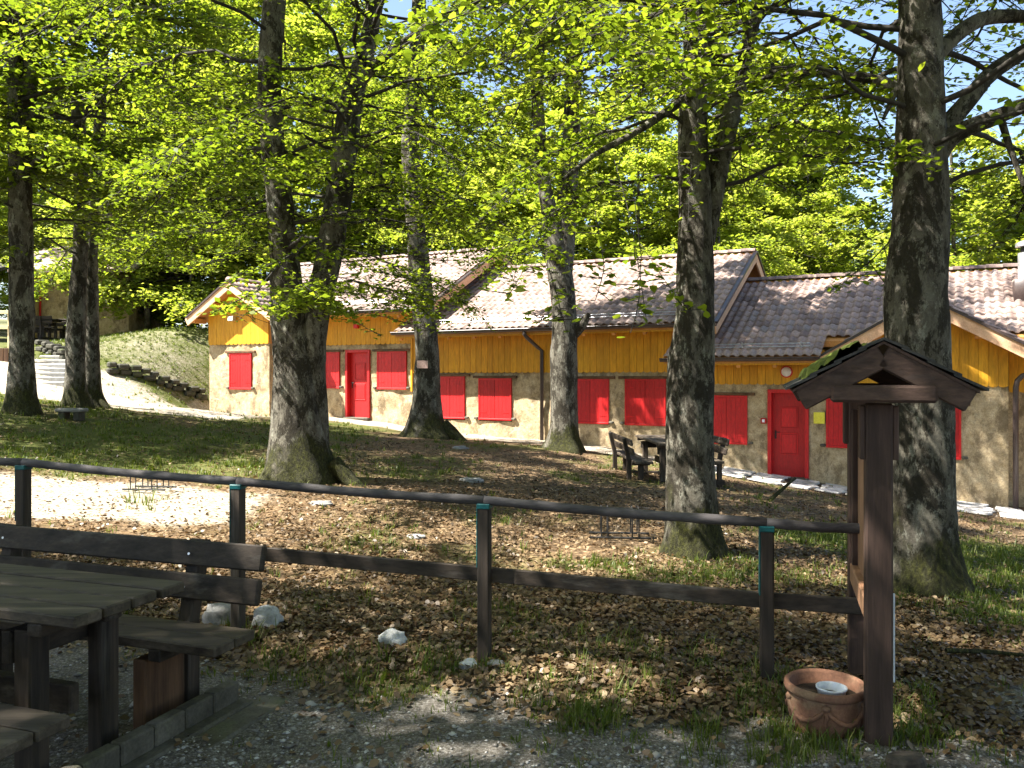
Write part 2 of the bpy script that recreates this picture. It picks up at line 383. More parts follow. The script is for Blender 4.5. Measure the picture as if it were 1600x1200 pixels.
class MB:
    def __init__(self): self.v = []; self.f = []; self.sm = False
    def add(self, vs, fs):
        o = len(self.v); self.v += [tuple(float(c) for c in p) for p in vs]
        self.f += [tuple(i + o for i in q) for q in fs]; return self
    def box(self, c, s, bev=0.0, ax=None):
        """box centred at c, full sizes s, optional axes (three unit vectors), small chamfer on the long edges"""
        c = np.asarray(c, float); h = np.asarray(s, float) / 2
        A = np.eye(3) if ax is None else np.asarray(ax, float)
        if bev <= 0:
            P = [(x, y, z) for x in (-1, 1) for y in (-1, 1) for z in (-1, 1)]
            vs = [c + A.T @ (np.array(p) * h) for p in P]
            return self.add(vs, [(0, 1, 3, 2), (4, 6, 7, 5), (0, 4, 5, 1), (2, 3, 7, 6), (0, 2, 6, 4), (1, 5, 7, 3)])
        vs = []; fs = []
        b = min(bev, h.min() * .9)
        idx = {}
        for sx in (-1, 1):
            for sy in (-1, 1):
                for sz in (-1, 1):
                    for a in range(3):
                        q = np.array([sx, sy, sz]) * (h - b); q[a] = (sx, sy, sz)[a] * h[a]
                        idx[(sx, sy, sz, a)] = len(vs); vs.append(c + A.T @ q)
        def I(s, a): return idx[(s[0], s[1], s[2], a)]
        for a in range(3):
            o1, o2 = (a + 1) % 3, (a + 2) % 3
            for sg in (-1, 1):
                q = []
                for p1, p2 in ((-1, -1), (1, -1), (1, 1), (-1, 1)):
                    s_ = [0, 0, 0]; s_[a] = sg; s_[o1] = p1; s_[o2] = p2; q.append(I(s_, a))
                fs.append(tuple(q if sg > 0 else q[::-1]))
            for p1 in (-1, 1):
                for p2 in (-1, 1):
                    s0 = [0, 0, 0]; s0[a] = -1; s0[o1] = p1; s0[o2] = p2
                    s1 = list(s0); s1[a] = 1
                    q = [I(s0, o1), I(s1, o1), I(s1, o2), I(s0, o2)]
                    fs.append(tuple(q if p1 * p2 < 0 else q[::-1]))
        for sx in (-1, 1):
            for sy in (-1, 1):
                for sz in (-1, 1):
                    q = [I((sx, sy, sz), a) for a in range(3)]
                    fs.append(tuple(q if sx * sy * sz > 0 else q[::-1]))
        return self.add(vs, fs)
    def bar(self, a, b, wd, th, up=(0, 0, 1), bev=0.0, ext=0.0):
        a = np.asarray(a, float); b = np.asarray(b, float)
        d = b - a; L = np.linalg.norm(d); d /= L
        up = np.asarray(up, float)
        s = np.cross(up, d); s /= np.linalg.norm(s); n = np.cross(d, s)
        return self.box((a + b) / 2, (L + 2 * ext, wd, th), bev, (d, s, n))
    def prism(self, poly, vec):
        """poly: 3-D points in order, extruded by vec"""
        p = [np.asarray(q, float) for q in poly]; vec = np.asarray(vec, float); n = len(p)
        return self.add(p + [q + vec for q in p], [tuple(range(n))[::-1], tuple(range(n, 2 * n))] + [(i, (i + 1) % n, n + (i + 1) % n, n + i) for i in range(n)])
    def tube(self, path, rad, sides=8, cap=True):
        path = [np.asarray(p, float) for p in path]; n = len(path)
        rad = [rad] * n if np.isscalar(rad) else rad
        vs = []; fs = []; prev = None
        for i, p in enumerate(path):
            d = path[min(i + 1, n - 1)] - path[max(i - 1, 0)]; d /= np.linalg.norm(d) + 1e-9
            if prev is None:
                prev = np.array([1, 0, 0]) if abs(d[0]) < .8 else np.array([0, 1, 0])
            s = prev - d * (prev @ d); s /= np.linalg.norm(s); t = np.cross(d, s); prev = s
            for k in range(sides):
                a = 2 * math.pi * k / sides
                vs.append(p + rad[i] * (math.cos(a) * s + math.sin(a) * t))
        for i in range(n - 1):
            for k in range(sides):
                k2 = (k + 1) % sides
                fs.append((i * sides + k, i * sides + k2, (i + 1) * sides + k2, (i + 1) * sides + k))
        if cap:
            fs.append(tuple(range(sides))[::-1]); fs.append(tuple((n - 1) * sides + k for k in range(sides)))
        return self.add(vs, fs)
    def lathe(self, prof, c=(0, 0, 0), sides=32, fn=None):
        vs = []; fs = []
        for r, z in prof:
            for k in range(sides):
                a = 2 * math.pi * k / sides
                rr = r + (fn(a, z, r) if fn else 0)
                vs.append((c[0] + rr * math.cos(a), c[1] + rr * math.sin(a), c[2] + z))
        for i in range(len(prof) - 1):
            for k in range(sides):
                k2 = (k + 1) % sides
                fs.append((i * sides + k, i * sides + k2, (i + 1) * sides + k2, (i + 1) * sides + k))
        fs.append(tuple(range(sides))[::-1]); fs.append(tuple((len(prof) - 1) * sides + k for k in range(sides)))
        return self.add(vs, fs)
    def mesh(self, name, mat):
        me = bpy.data.meshes.new(name); me.from_pydata(self.v, [], self.f)
        if self.sm: me.polygons.foreach_set('use_smooth', np.ones(len(self.f), bool))
        if mat in GRAIN:
            mat += '_%d' % int(np.argmax(np.ptp(np.array(self.v), axis=0)))
        me.update(); me.materials.append(M[mat]); return me
    def build(self, name, mat, parent=None, world=False):
        if world and parent is not None:
            L = np.array(parent.location); a = -parent.rotation_euler[2]
            ca, sa = math.cos(a), math.sin(a)
            nv = []
            for p in self.v:
                q = np.array(p) - L; nv.append((q[0] * ca - q[1] * sa, q[0] * sa + q[1] * ca, q[2]))
            self.v = nv
        return link(name, self.mesh(name, mat), parent)

# ------------------------------------------------------------------ ground
def axis(lo, hi, c, fine, n, k):
    t = np.linspace(-1, 1, n); s = np.sinh(k * t) / np.sinh(k)
    return np.where(s < 0, c + s * (c - lo), c + s * (hi - c))
gx = axis(-260, 260, 0.5, .1, 300, 5.6)
gy = np.concatenate([np.linspace(-60, 1.9, 12), 2 + (np.expm1(np.linspace(0, 5.0, 330)) / np.expm1(5.0)) * 320])
GX, GY = np.meshgrid(gx, gy)
GZ = g(GX, GY)
near = np.exp(-((GY / 40) ** 2)) * np.exp(-((GX / 40) ** 2))
GZ = GZ + near * ((fbm(GX * 1.1, GY * 1.1, 3) - .5) * .10 + (fbm(GX * 5, GY * 5, 9) - .5) * .05)
def masks(x, y):
    n1 = fbm(x * .7, y * .7, 21) - .5; n2 = fbm(x * 2.2, y * 2.2, 33) - .5
    gr = np.full(np.shape(x), .30)
    gr += .36 * smooth(-2.0, -4.0, x) * smooth(10.5, 12, y) * (1 - smooth(23, 27, y))
    gr += .55 * smooth(2.9, 3.8, x) * smooth(5.3, 6.2, y) * (1 - smooth(9.5, 12, y))
    gr += .4 * np.exp(-(((x - 1.7) / 1.2) ** 2 + ((y - 7.6) / .8) ** 2))
    gr += .45 * np.exp(-(((x - 1.3) / .7) ** 2 + ((y - 3.7) / .7) ** 2))
    gr += .3 * np.exp(-(((x + .6) / 2.2) ** 2 + ((y - 19.2) / .9) ** 2))
    gr += .5 * smooth(24, 26, y) * smooth(-9.5, -10.5, x)
    gr += .35 * smooth(26, 30, y)
    gr = gr + n1 * .75 + n2 * .5
    line = 4.75 - .28 * (x + 1.4)
    gv = smooth(.5, -.5, y - line + n1 * .9) * .95
    gv = np.maximum(gv, smooth(2.1, 2.6, x) * smooth(5.0, 4.2, y) * .95)
    gv = gv + n2 * .35
    pl = np.zeros(np.shape(x))
    pl = np.maximum(pl, smooth(1.5, .7, np.abs(y - 9.7 - .0 * x)) * smooth(-2.4, -3.6, x) * .95)
    s = (x - P0[0]) * DX + (y - P0[1]) * DY; t = (x - P0[0]) * BX + (y - P0[1]) * BY
    pl = np.maximum(pl, smooth(-1.7, -.9, t) * (t < 1) * smooth(9, 5, s) * (s > -11.3))
    pl = np.maximum(pl, smooth(-6.2, -7.4, x) * smooth(18.6, 20.0, y) * smooth(26.6, 25.5, y) * .95)
    pl = np.maximum(pl, .40 * smooth(-9.0, -10.0, x) * smooth(25.5, 27, y))  # bank: dry pale grass, lightened further to paint in the sunlight on it
    pl = pl + n2 * .3 + n1 * .3
    return np.clip(gr, 0, 1), np.clip(gv, 0, 1), np.clip(pl, 0, 1)
mk = masks(GX, GY)
ny, nx = GX.shape
idx = np.arange(nx * ny).reshape(ny, nx)
Fq = np.stack([idx[:-1, :-1], idx[:-1, 1:], idx[1:, 1:], idx[1:, :-1]], -1).reshape(-1, 4)
gme = big_mesh('ground', np.stack([GX, GY, GZ], -1).reshape(-1, 3), Fq, None, True, 'ground')
for nm, a in zip(('grass', 'gravel', 'pale'), mk):
    at = gme.attributes.new(nm, 'FLOAT', 'POINT'); at.data.foreach_set('value', a.ravel().astype(np.float32))
tag(link('ground', gme), kind='structure')
def gs(x, y):
    x = np.asarray(x, float); y = np.asarray(y, float)
    return g(x, y) + np.exp(-((y / 40) ** 2)) * np.exp(-((x / 40) ** 2)) * ((fbm(x * 1.1, y * 1.1, 3) - .5) * .10 + (fbm(x * 5, y * 5, 9) - .5) * .05)

# ------------------------------------------------------------------ the lodge (local axes: s along the ridge, t backwards, z up)
lodge = thing('stone_lodge', 'long stepped lodge with stone walls, yellow plank cladding, red shutters and tiled roofs', 'building', (P0[0], P0[1], 0), -PHI)
TAN, TR, EO = .515, 3.6, .7
def s_of(u, t=0.0):
    q = (u - 800.0) / F
    return (q * (P0[1] + t * BY) - t * BX) / (DX - q * DY)
def z_of(u, v, t=0.0):
    s = s_of(u, t); return HC - (v - V0) / F * (P0[1] + s * DY + t * BY)
SEC = [dict(a=-8.05, b=-3.35, floor=.39, clad=2.61, eave=3.62, r0=-8.0, r1=-2.4),
       dict(a=-3.35, b=4.75, floor=-.05, clad=1.745, eave=2.95, r0=-3.44, r1=5.8),
       dict(a=4.75, b=11.77, floor=-.72, clad=1.45, eave=2.12, r0=4.56, r1=16.5)]
rng = np.random.default_rng(5)

def win(u0, u1, v0, v1, t=0.0, wdt=None):
    if u0 is None: s1 = s_of(u1, t); s0 = s1 - wdt
    elif u1 is None: s0 = s_of(u0, t); s1 = s0 + wdt
    else: s0, s1 = s_of(u0, t), s_of(u1, t)
    um = u1 if u0 is None else (u0 if u1 is None else (u0 + u1) / 2)
    return [s0, s1, z_of(um, v1, t), z_of(um, v0, t)]
WIN1 = [win(590, 636, 549, 608.5), win(None, 531.5, 550, 607, 0, 1.0)]
WIN2 = [win(None, 727, 588, 655, 0, 1.0), win(748.5, 800, 591, 656.5), win(894, 952, 592, 662), win(977, 1041, 592, 665)]
WIN3 = [win(None, 1168, 618, 695, 0, 1.0), win(1291, None, 622, 699, 0, 1.0), win(None, 1502, 634, 718.5, 0, 1.05)]
WINL = [win(359.5, 394, 551.5, 608.5, -1.0)]
DOOR1 = win(541, 579, 546.5, 652.5); DOOR3 = win(1200, 1264, 608.5, 746)
WIN4 = [[12.6, 13.6, -.15, 1.05]]

def stone_wall(a, b, z0, z1, t, holes, seed):
    ss = set(np.round(np.arange(a, b, .14), 3)); zs = set(np.round(np.arange(z0, z1, .14), 3)); ss |= {a, b}; zs |= {z0, z1}
    for h in holes:
        ss = {q for q in ss if min(abs(q - h[0]), abs(q - h[1])) > .05} | {h[0], h[1]}
        zs = {q for q in zs if min(abs(q - h[2]), abs(q - h[3])) > .05} | {h[2], h[3]}
    ss |= {a, b}; zs |= {z0, z1}
    ss = np.array(sorted(ss)); zs = np.array(sorted(zs))
    S, Z = np.meshgrid(ss, zs)
    D = (fbm(S * 2.6, Z * 2.9, seed) - .5) * .11 + (fbm(S * 7, Z * 7, seed + 5) - .5) * .03
    for h in holes:
        ins = (S > h[0] - .03) & (S < h[1] + .03) & (Z > h[2] - .03) & (Z < h[3] + .03)
        D = np.where(ins, 0, D)
    D = np.where((S <= a + .01) | (S >= b - .01), 0, D)
    V = np.stack([S, t + D, Z], -1).reshape(-1, 3)
    n, m = S.shape; ix = np.arange(n * m).reshape(n, m); fs = []
    for i in range(n - 1):
        for j in range(m - 1):
            cs, cz = (ss[j] + ss[j + 1]) / 2, (zs[i] + zs[i + 1]) / 2
            if any(h[0] < cs < h[1] and h[2] < cz < h[3] for h in holes): continue
            fs.append((ix[i, j], ix[i, j + 1], ix[i + 1, j + 1], ix[i + 1, j]))
    return link('stone_wall', big_mesh('stone_wall', V, np.array(fs), None, True, 'stone'), lodge)

def make_window(wv, t):
    a, b, z0, z1 = wv; f = .05
    fr = MB()
    fr.box(((a + b) / 2, t + .03, z1 - f / 2), (b - a, .16, f), .006).box(((a + b) / 2, t + .03, z0 + f / 2), (b - a, .16, f), .006)
    fr.box((a + f / 2, t + .03, (z0 + z1) / 2), (f, .16, z1 - z0 - 2 * f), .006).box((b - f / 2, t + .03, (z0 + z1) / 2), (f, .16, z1 - z0 - 2 * f), .006)
    wdw = fr.build('window', 'red_paint', lodge)
    wmid = (a + b) / 2
    for k, (p, q) in enumerate(((a + f, wmid - .004), (wmid + .004, b - f))):
        sh = MB(); np_ = 4; pw = (q - p) / np_
        for i in range(np_):
            sh.box((p + pw * (i + .5), t - .022, (z0 + z1) / 2), (pw - .002, .03, z1 - z0 - 2 * f - .006), .0012)
        sh.box(((p + q) / 2, t + .0, (z0 + z1) / 2), (q - p, .012, z1 - z0 - 2 * f))
        s_ = sh.build('shutter', 'red_paint', wdw)
    for zz in (z0 + .22, z1 - .22):
        for hx in (b - f - .10, a + f + .10):
            MB().box((hx, t - .041, zz), (.22, .008, .03)).build('hinge', 'red_paint', wdw)
    MB().box((wmid, t - .02, z1 + .035), (b - a + .34, .10, .07), .01).build('lintel', 'brown_wood', wdw)
    for sx in (a - .07, b + .07):
        MB().box((sx, t - .03, z0 + .05), (.12, .10, .06), .015).build('sill_end', 'concrete', wdw)
    return wdw

def make_door(dv, t, hinge_right):
    a, b, z0, z1 = dv; f = .085; rec = .13
    fr = MB()
    fr.box((a + f / 2, t + .05, (z0 + z1) / 2), (f, .22, z1 - z0), .006).box((b - f / 2, t + .05, (z0 + z1) / 2), (f, .22, z1 - z0), .006)
    fr.box(((a + b) / 2, t + .05, z1 - f / 2), (b - a - 2 * f, .218, f), .006)
    d = fr.build('door', 'red_paint', lodge)
    lf = MB().box(((a + b) / 2, t + rec, (z0 + z1 - f) / 2), (b - a - 2 * f, .05, z1 - z0 - f), .004).build('door_leaf', 'red_paint', d)
    H = z1 - z0
    for c in (.38, .68):
        zc = z0 + H * c; pw = (b - a) * .42; ph = H * .24
        fm = MB()
        for sx in (-1, 1): fm.box(((a + b) / 2 + sx * pw / 2, t + rec - .03, zc), (.025, .018, ph + .025), .004)
        for sz in (-1, 1): fm.box(((a + b) / 2, t + rec - .03, zc + sz * ph / 2), (pw - .025, .018, .025), .004)
        fm.build('panel_moulding', 'red_paint', d)
        MB().box(((a + b) / 2, t + rec - .028, zc), (pw - .06, .012, ph - .06), .004).build('panel', 'red_paint', d)
    hx = a + f + .07
    MB().box((hx, t + rec - .03, z0 + H * .48), (.035, .02, .2), .004).tube([(hx, t + rec - .03, z0 + H * .51), (hx, t + rec - .08, z0 + H * .51), (hx + .11, t + rec - .08, z0 + H * .51)], .011, 8).build('handle', 'black_metal', d)
    MB().box(((a + b) / 2, t + .0, z0 - .02), (b - a, .3, .06), .01).build('threshold', 'concrete', d)

stone_wall(-8.05, -3.35, -.5, 2.68, 0, WIN1 + [DOOR1], 1)
stone_wall(-3.35, 4.75, -1.2, 1.8, 0, WIN2, 2)
stone_wall(4.75, 11.77, -2.2, 1.5, 0, WIN3 + [DOOR3], 3)
stone_wall(-10.69, -8.05, -.5, 2.68, -1.0, WINL, 4)
stone_wall(11.77, 16.5, -2.4, 1.4, .6, WIN4, 6)
for wv in WIN1 + WIN2 + WIN3: make_window(wv, 0)
make_window(WINL[0], -1.0); make_window(WIN4[0], .6)
make_door(DOOR1, 0, True); make_door(DOOR3, 0, True)
# side, rear and party walls
def slab(name, pts, vec, mat): return MB().prism(pts, vec).build(name, mat, lodge)
slab('side_wall', [(-8.05, -.995, -.5), (-8.05, 0.0, -.5), (-8.05, 0.0, 3.75), (-8.05, -.995, 3.75)], (-.1, 0, 0), 'stone')
slab('side_wall', [(-10.69, -.99, -.5), (-10.69, 7.2, -.5), (-10.69, 7.2, 3.7), (-10.69, 3.6, 5.5), (-10.69, 0, 3.7), (-10.69, -.99, 3.5)], (.12, 0, 0), 'stone')
slab('side_wall', [(11.77, .005, -2.3), (11.77, .6, -2.3), (11.77, .6, 2.3), (11.77, .005, 2.25)], (-.1, 0, 0), 'stone')
slab('rear_wall', [(-10.6, 7.2, -.5), (-3.35, 7.2, -.5), (-3.35, 7.2, 3.6), (-10.6, 7.2, 3.6)], (0, -.2, 0), 'stone')
slab('rear_wall', [(-3.34, 7.2, -1), (4.75, 7.2, -1), (4.75, 7.2, 3.0), (-3.34, 7.2, 3.0)], (0, -.2, 0), 'stone')
slab('rear_wall', [(4.76, 7.2, -2), (16.5, 7.2, -2), (16.5, 7.2, 2.2), (4.76, 7.2, 2.2)], (0, -.2, 0), 'stone')
slab('side_wall', [(16.5, .61, -2.2), (16.5, 7.0, -2.2), (16.5, 7.0, 2.2), (16.5, 3.6, 4.0), (16.5, .61, 2.4)], (-.12, 0, 0), 'stone')
for x, zb, e in ((-3.35, 2.3, 3.62), (4.75, 1.5, 2.95)):
    slab('gable_wall', [(x - .01, .03, zb), (x - .01, 7.1, zb), (x - .01, 7.1, e + .16), (x - .01, TR, e + TAN * (TR + EO) - .22), (x - .01, .03, e + .16)], (-.12, 0, 0), 'orange_wood')

# plank cladding
plank_cache = {}
def plank_mesh(wd, h):
    key = (round(wd, 3), round(h, 3))
    if key not in plank_cache:
        pts = [(-wd / 2, 0, .035)] + [(-wd / 2 * math.cos(a), 0, .035 - .035 * math.sin(a)) for a in (math.pi * .25, math.pi * .5, math.pi * .75)] + [(wd / 2, 0, .035), (wd / 2, 0, h), (-wd / 2, 0, h)]
        plank_cache[key] = MB().prism([(x, -.014, z) for x, y, z in pts], (0, .026, 0)).mesh('plank', 'yellow_wood')
    return plank_cache[key]
def cladding(a, b, t, z0, topf, pitch=.185):
    zt = max(topf(a), topf(b), topf((a + b) / 2))
    n = max(1, int(round((b - a) / pitch))); p = (b - a) / n
    poly = [(a, t - .012, z0 + .05), (b, t - .012, z0 + .05)] + [(a + (b - a) * q, t - .012, topf(a + (b - a) * q) - .01) for q in (1, .75, .5, .25, 0)]
    back = MB().prism(poly, (0, .02, 0)).build('cladding', 'yellow_wood', lodge)
    for i in range(n):
        s = a + p * (i + .5)
        zl, zr = topf(s - p / 2), topf(s + p / 2)
        if abs(zl - zr) < 1e-4:
            o = link('plank', plank_mesh(p - .007, zl - z0), back)
        else:
            wd = p - .007
            pts = [(-wd / 2, 0, .035)] + [(-wd / 2 * math.cos(q), 0, .035 - .035 * math.sin(q)) for q in (math.pi * .25, math.pi * .5, math.pi * .75)] + [(wd / 2, 0, .035), (wd / 2, 0, zr - z0), (-wd / 2, 0, zl - z0)]
            o = link('plank', MB().prism([(x, -.014, z) for x, y, z in pts], (0, .026, 0)).mesh('plank', 'yellow_wood'), back)
        o.location = (s, t - .027 - .004 * float(rng.random()), z0)
    return back
cladding(-8.0, -3.37, 0, 2.61, lambda s: 3.76)
cladding(-3.33, 4.73, 0, 1.745, lambda s: 3.09)
cladding(4.77, 8.15, 0, 1.45, lambda s: 2.26)
RW = (10.25, 3.345, .574, -.5); LW = (-9.3, 4.68, .59, -1.5)
def wing_z(wg, s): return wg[1] - wg[2] * abs(s - wg[0])
cladding(8.15, 11.77, 0, 1.42, lambda s: wing_z(RW, s) - .16)
cladding(-10.69, -8.05, -1.0, 2.66, lambda s: wing_z(LW, s) - .16)
cladding(11.8, 16.4, .6, 1.3, lambda s: 2.4)
MB().box((-8.035, -.5, 3.2), (.03, .98, 1.06)).build('side_cladding', 'orange_wood', lodge)
MB().box((-3.33, -.03, 2.0), (.07, .08, 1.6), .006).build('corner_board', 'yellow_wood', lodge)

# roofs
def tile_mesh():
    xs = [0, .025, .055, .085, .115, .14, .205]; zs = [.008, .032, .046, .046, .032, .008, .0]
    L = .37; vs = []
    for k, (y, dz) in enumerate(((0, .022), (L, 0))):
        for x, z in zip(xs, zs): vs.append((x, y, z + dz))
    for x, z in zip(xs, zs): vs.append((x, .0, z + .022 - .02))
    n = len(xs); fs = []
    for i in range(n - 1):
        fs.append((i, i + 1, n + i + 1, n + i)); fs.append((2 * n + i, 2 * n + i + 1, i + 1, i))
    return np.array(vs), np.array(fs)
TV, TF = tile_mesh()
tile_me = big_mesh('tile', TV, TF, np.zeros(len(TV)), True, 'tile')
all_tiles = []       # (roof index, matrix 3x3, origin)
def plane_tiles(ri, O, eU, eV, nU, nV, keep):
    eN = np.cross(eU, eV)
    R = np.stack([eU, eV, eN], 1)
    for j in range(nV):
        for i in range(nU):
            p = O + eU * (.2 * i) + eV * (.33 * j)
            c = p + eU * .1 + eV * .17
            if keep(c): all_tiles.append((ri, R, p + eN * .004 + eU * float(rng.normal(0, .003))))
roofs = []
cs, sn = 1 / math.hypot(1, TAN), TAN / math.hypot(1, TAN)
SLOPE = (TR + EO) / cs
def main_z(t, e): return e + TAN * (t + EO) if t <= TR else e + TAN * (2 * TR + EO - t)
for k, S in enumerate(SEC):
    e = S['eave']; a, b = S['r0'], S['r1']
    if k == 0: a = -11.1
    d = MB(); th = .14
    def strip(x0, x1, t0):
        p = lambda x, t, dz=0: (x, t, main_z(t, e) - .03 + dz)
        d.prism([p(x0, t0), p(x0, TR), p(x0, 2 * TR + EO), p(x0, 2 * TR + EO, -th), p(x0, TR, -th), p(x0, t0, -th)], (x1 - x0, 0, 0))
    if k == 0: strip(-11.1, -8.0, 0.2); strip(-7.998, b, -EO)
    elif k == 1: strip(a, b, -EO)
    else: strip(a, 8.1, -EO); strip(8.102, 12.4, .02); strip(12.402, b, -EO)
    ro = d.build('roof', 'orange_wood', lodge); roofs.append(ro)
    eV = np.array([0, cs, sn]); nU = int((b - a) / .2); nV = int(SLOPE / .33)
    def keep(c, k=k, e=e):
        s, t, z = c
        for wg, kk, lo, hi, tm in ((LW, 0, -11.2, -8.0, .2), (RW, 2, 8.1, 12.4, .0)):
            if kk == k and lo < s < hi:
                if t < tm or wing_z(wg, s) > z + .02: return False
        return True
    plane_tiles(k, np.array([a, -EO - .05, e + TAN * -.05]), np.array([1., 0, 0]), eV, nU, nV, keep)
    eV2 = np.array([0, -cs, sn])
    plane_tiles(k, np.array([b, 2 * TR + EO + .05, e - TAN * .05]), np.array([-1., 0, 0]), eV2, nU, nV, lambda c: True)
    rd = MB(); rd.sm = True
    n = int((b - a) / .36); zr = main_z(TR, e)
    for i in range(n):
        x = a + (b - a) / n * i
        prof = [(math.cos(q), math.sin(q)) for q in np.linspace(0, math.pi, 7)]
        vs = [(x, TR + .13 * c, zr + .0 + .10 * s_) for c, s_ in prof] + [(x + (b - a) / n + .03, TR + .115 * c, zr - .008 + .09 * s_) for c, s_ in prof]
        rd.add(vs, [(q, q + 1, 8 + q, 7 + q) for q in range(6)] + [tuple(range(7))])
    r_ = rd.build('ridge_cap', 'tile', ro)
    # barge boards on the open right gable (and the left one of the top roof)
    for x in ([b] if k else [b, a]):
        sg = 1 if x == b else -1
        for t0, t1 in ((-EO - .05, TR), (2 * TR + EO + .05, TR)):
            z0, z1 = main_z(max(t0, -EO), e) - .17, main_z(TR, e) - .17
            if t0 < -EO: z0 = e - TAN * .05 - .17
            if k == 0 and sg < 0 and t0 < 0: t0 = .3; z0 = main_z(.3, e) - .17
            MB().bar((x + sg * .02, t0, z0), (x + sg * .02, t1, z1), .05, .24, (0, 0, 1), .006).build('bargeboard', 'barge_wood', ro)
            MB().bar((x + sg * .035, t0, z0 + .16), (x + sg * .035, t1, z1 + .16), .10, .055, (0, 0, 1)).build('rake_flashing', 'gutter_metal', ro)
    # purlin ends and rafters
    for t in (-.35, TR):
        MB().box((b - .25, t, main_z(t, e) - .27), (.5, .14, .18), .01).build('purlin', 'orange_wood', ro)
    segs = {0: [(-8.0, b)], 1: [(a, b)], 2: [(a, 8.1), (12.4, b)]}[k]
    for x0, x1 in segs:
        m = int((x1 - x0) / .84)
        rme = None
        for i in range(m + 1):
            x = x0 + .12 + (x1 - x0 - .24) * i / max(m, 1)
            if rme is None: rme = MB().bar((0, -EO + .06, main_z(-EO + .06, e) - .24), (0, .1, main_z(.1, e) - .24), .09, .14, (0, 0, 1), .006).mesh('rafter', 'orange_wood')
            o = link('rafter', rme, ro); o.location = (x, 0, 0)
        MB().box(((x0 + x1) / 2, -EO + .03, e - .13), (x1 - x0 - .01, .03, .16), .004).build('fascia', 'yellow_wood', ro)
        # gutter
        gt = MB(); pr = [(.075 * math.cos(q), .075 * math.sin(q)) for q in np.linspace(math.pi, 2 * math.pi, 9)]
        pr2 = [(.066 * math.cos(q), .066 * math.sin(q)) for q in np.linspace(2 * math.pi, math.pi, 9)]
        gt.prism([(x0 - .06, -EO - .085 + p, e - .05 + q) for p, q in pr + pr2], (x1 - x0 + .12, 0, 0))
        gt.tube([(x0 - .06, -EO - .165, e - .045), (x1 + .06, -EO - .165, e - .045)], .012, 6)
        gu = gt.build('gutter', 'gutter_metal', lodge)
        # snow guard
        sg_ = MB(); tt = -.42; zz = main_z(tt, e)
        for dz in (.07, .14): sg_.tube([(x0 + .3, tt, zz + dz), (x1 - .2, tt, zz + dz)], .013, 6)
        nb = max(2, int((x1 - x0) / 1.1))
        for i in range(nb):
            x = x0 + .5 + (x1 - x0 - .9) * i / (nb - 1)
            sg_.bar((x, tt + .02, zz - .01), (x, tt - .02, zz + .18), .03, .012, (0, 1, 0)); sg_.bar((x, tt, zz + .15), (x, tt + .2, zz + .11), .025, .01)
        sg_.build('snow_guard', 'zinc', ro)
# cross gables
for kk, wg, hw, tb in ((0, LW, 1.85, 1.36), (2, RW, 2.15, 1.68)):
    sr, zr, tn, tf = wg
    c2 = 1 / math.hypot(1, tn); s2 = tn * c2
    d = MB()
    for sg in (-1, 1):
        f0 = (sr + sg * hw, zr - tn * hw)
        e_ = SEC[kk]['eave']; tfoot = (f0[1] - e_) / TAN - EO + .25
        P = [(sr, tf, zr - .03), (f0[0], tf, f0[1] - .03), (f0[0], tfoot, f0[1] - .03), (sr, tb + .2, zr - .03)]
        d.prism(P if sg > 0 else P[::-1], (0, 0, -.12))
    ro = d.build('roof', 'orange_wood', lodge); roofs.append(ro)
    ri = len(roofs) - 1
    for sg in (-1, 1):
        eV = np.array([-sg * c2, 0, s2])
        O = np.array([sr + sg * (hw + .05), tf if sg > 0 else tb + .4, zr - tn * (hw + .05)])
        eU = np.array([0, 1., 0]) if sg > 0 else np.array([0, -1., 0])
        nU = int((tb + .4 - tf) / .2)
        plane_tiles(ri, O, eU, eV, nU, int(math.hypot(hw, tn * hw) / .33), lambda c, kk=kk: c[2] > main_z(c[1], SEC[kk]['eave']) - .03)
    for sg in (-1, 1):
        A = np.array([sr + sg * (hw + .04), tf + .02, zr - tn * (hw + .04) - .17]); B = np.array([sr, tf + .02, zr - .17])
        n_ = (0, -1, 0)
        MB().bar(A, B, .25, .05, n_, .006).build('bargeboard', 'barge_wood', ro)
        MB().bar(A + [0, 0, .155], B + [0, 0, .155], .055, .12, n_).build('rake_flashing', 'gutter_metal', ro)
        for q in (.12, .55):
            x = sr + sg * hw * (1 - q)
            MB().box((x, tf + .3, zr - tn * abs(x - sr) - .27), (.13, .5, .16), .01).build('purlin', 'orange_wood', ro)
    rd = MB(); rd.sm = True
    n = max(2, int((tb - tf) / .36))
    for i in range(n):
        y = tf + (tb - tf) / n * i
        prof = [(math.cos(q), math.sin(q)) for q in np.linspace(0, math.pi, 7)]
        vs = [(sr + .13 * c, y, zr + .10 * s_) for c, s_ in prof] + [(sr + .115 * c, y + (tb - tf) / n + .03, zr - .008 + .09 * s_) for c, s_ in prof]
        rd.add(vs, [(7 + q, 8 + q, q + 1, q) for q in range(6)] + [tuple(range(7))])
    rd.build('ridge_cap', 'tile', ro)
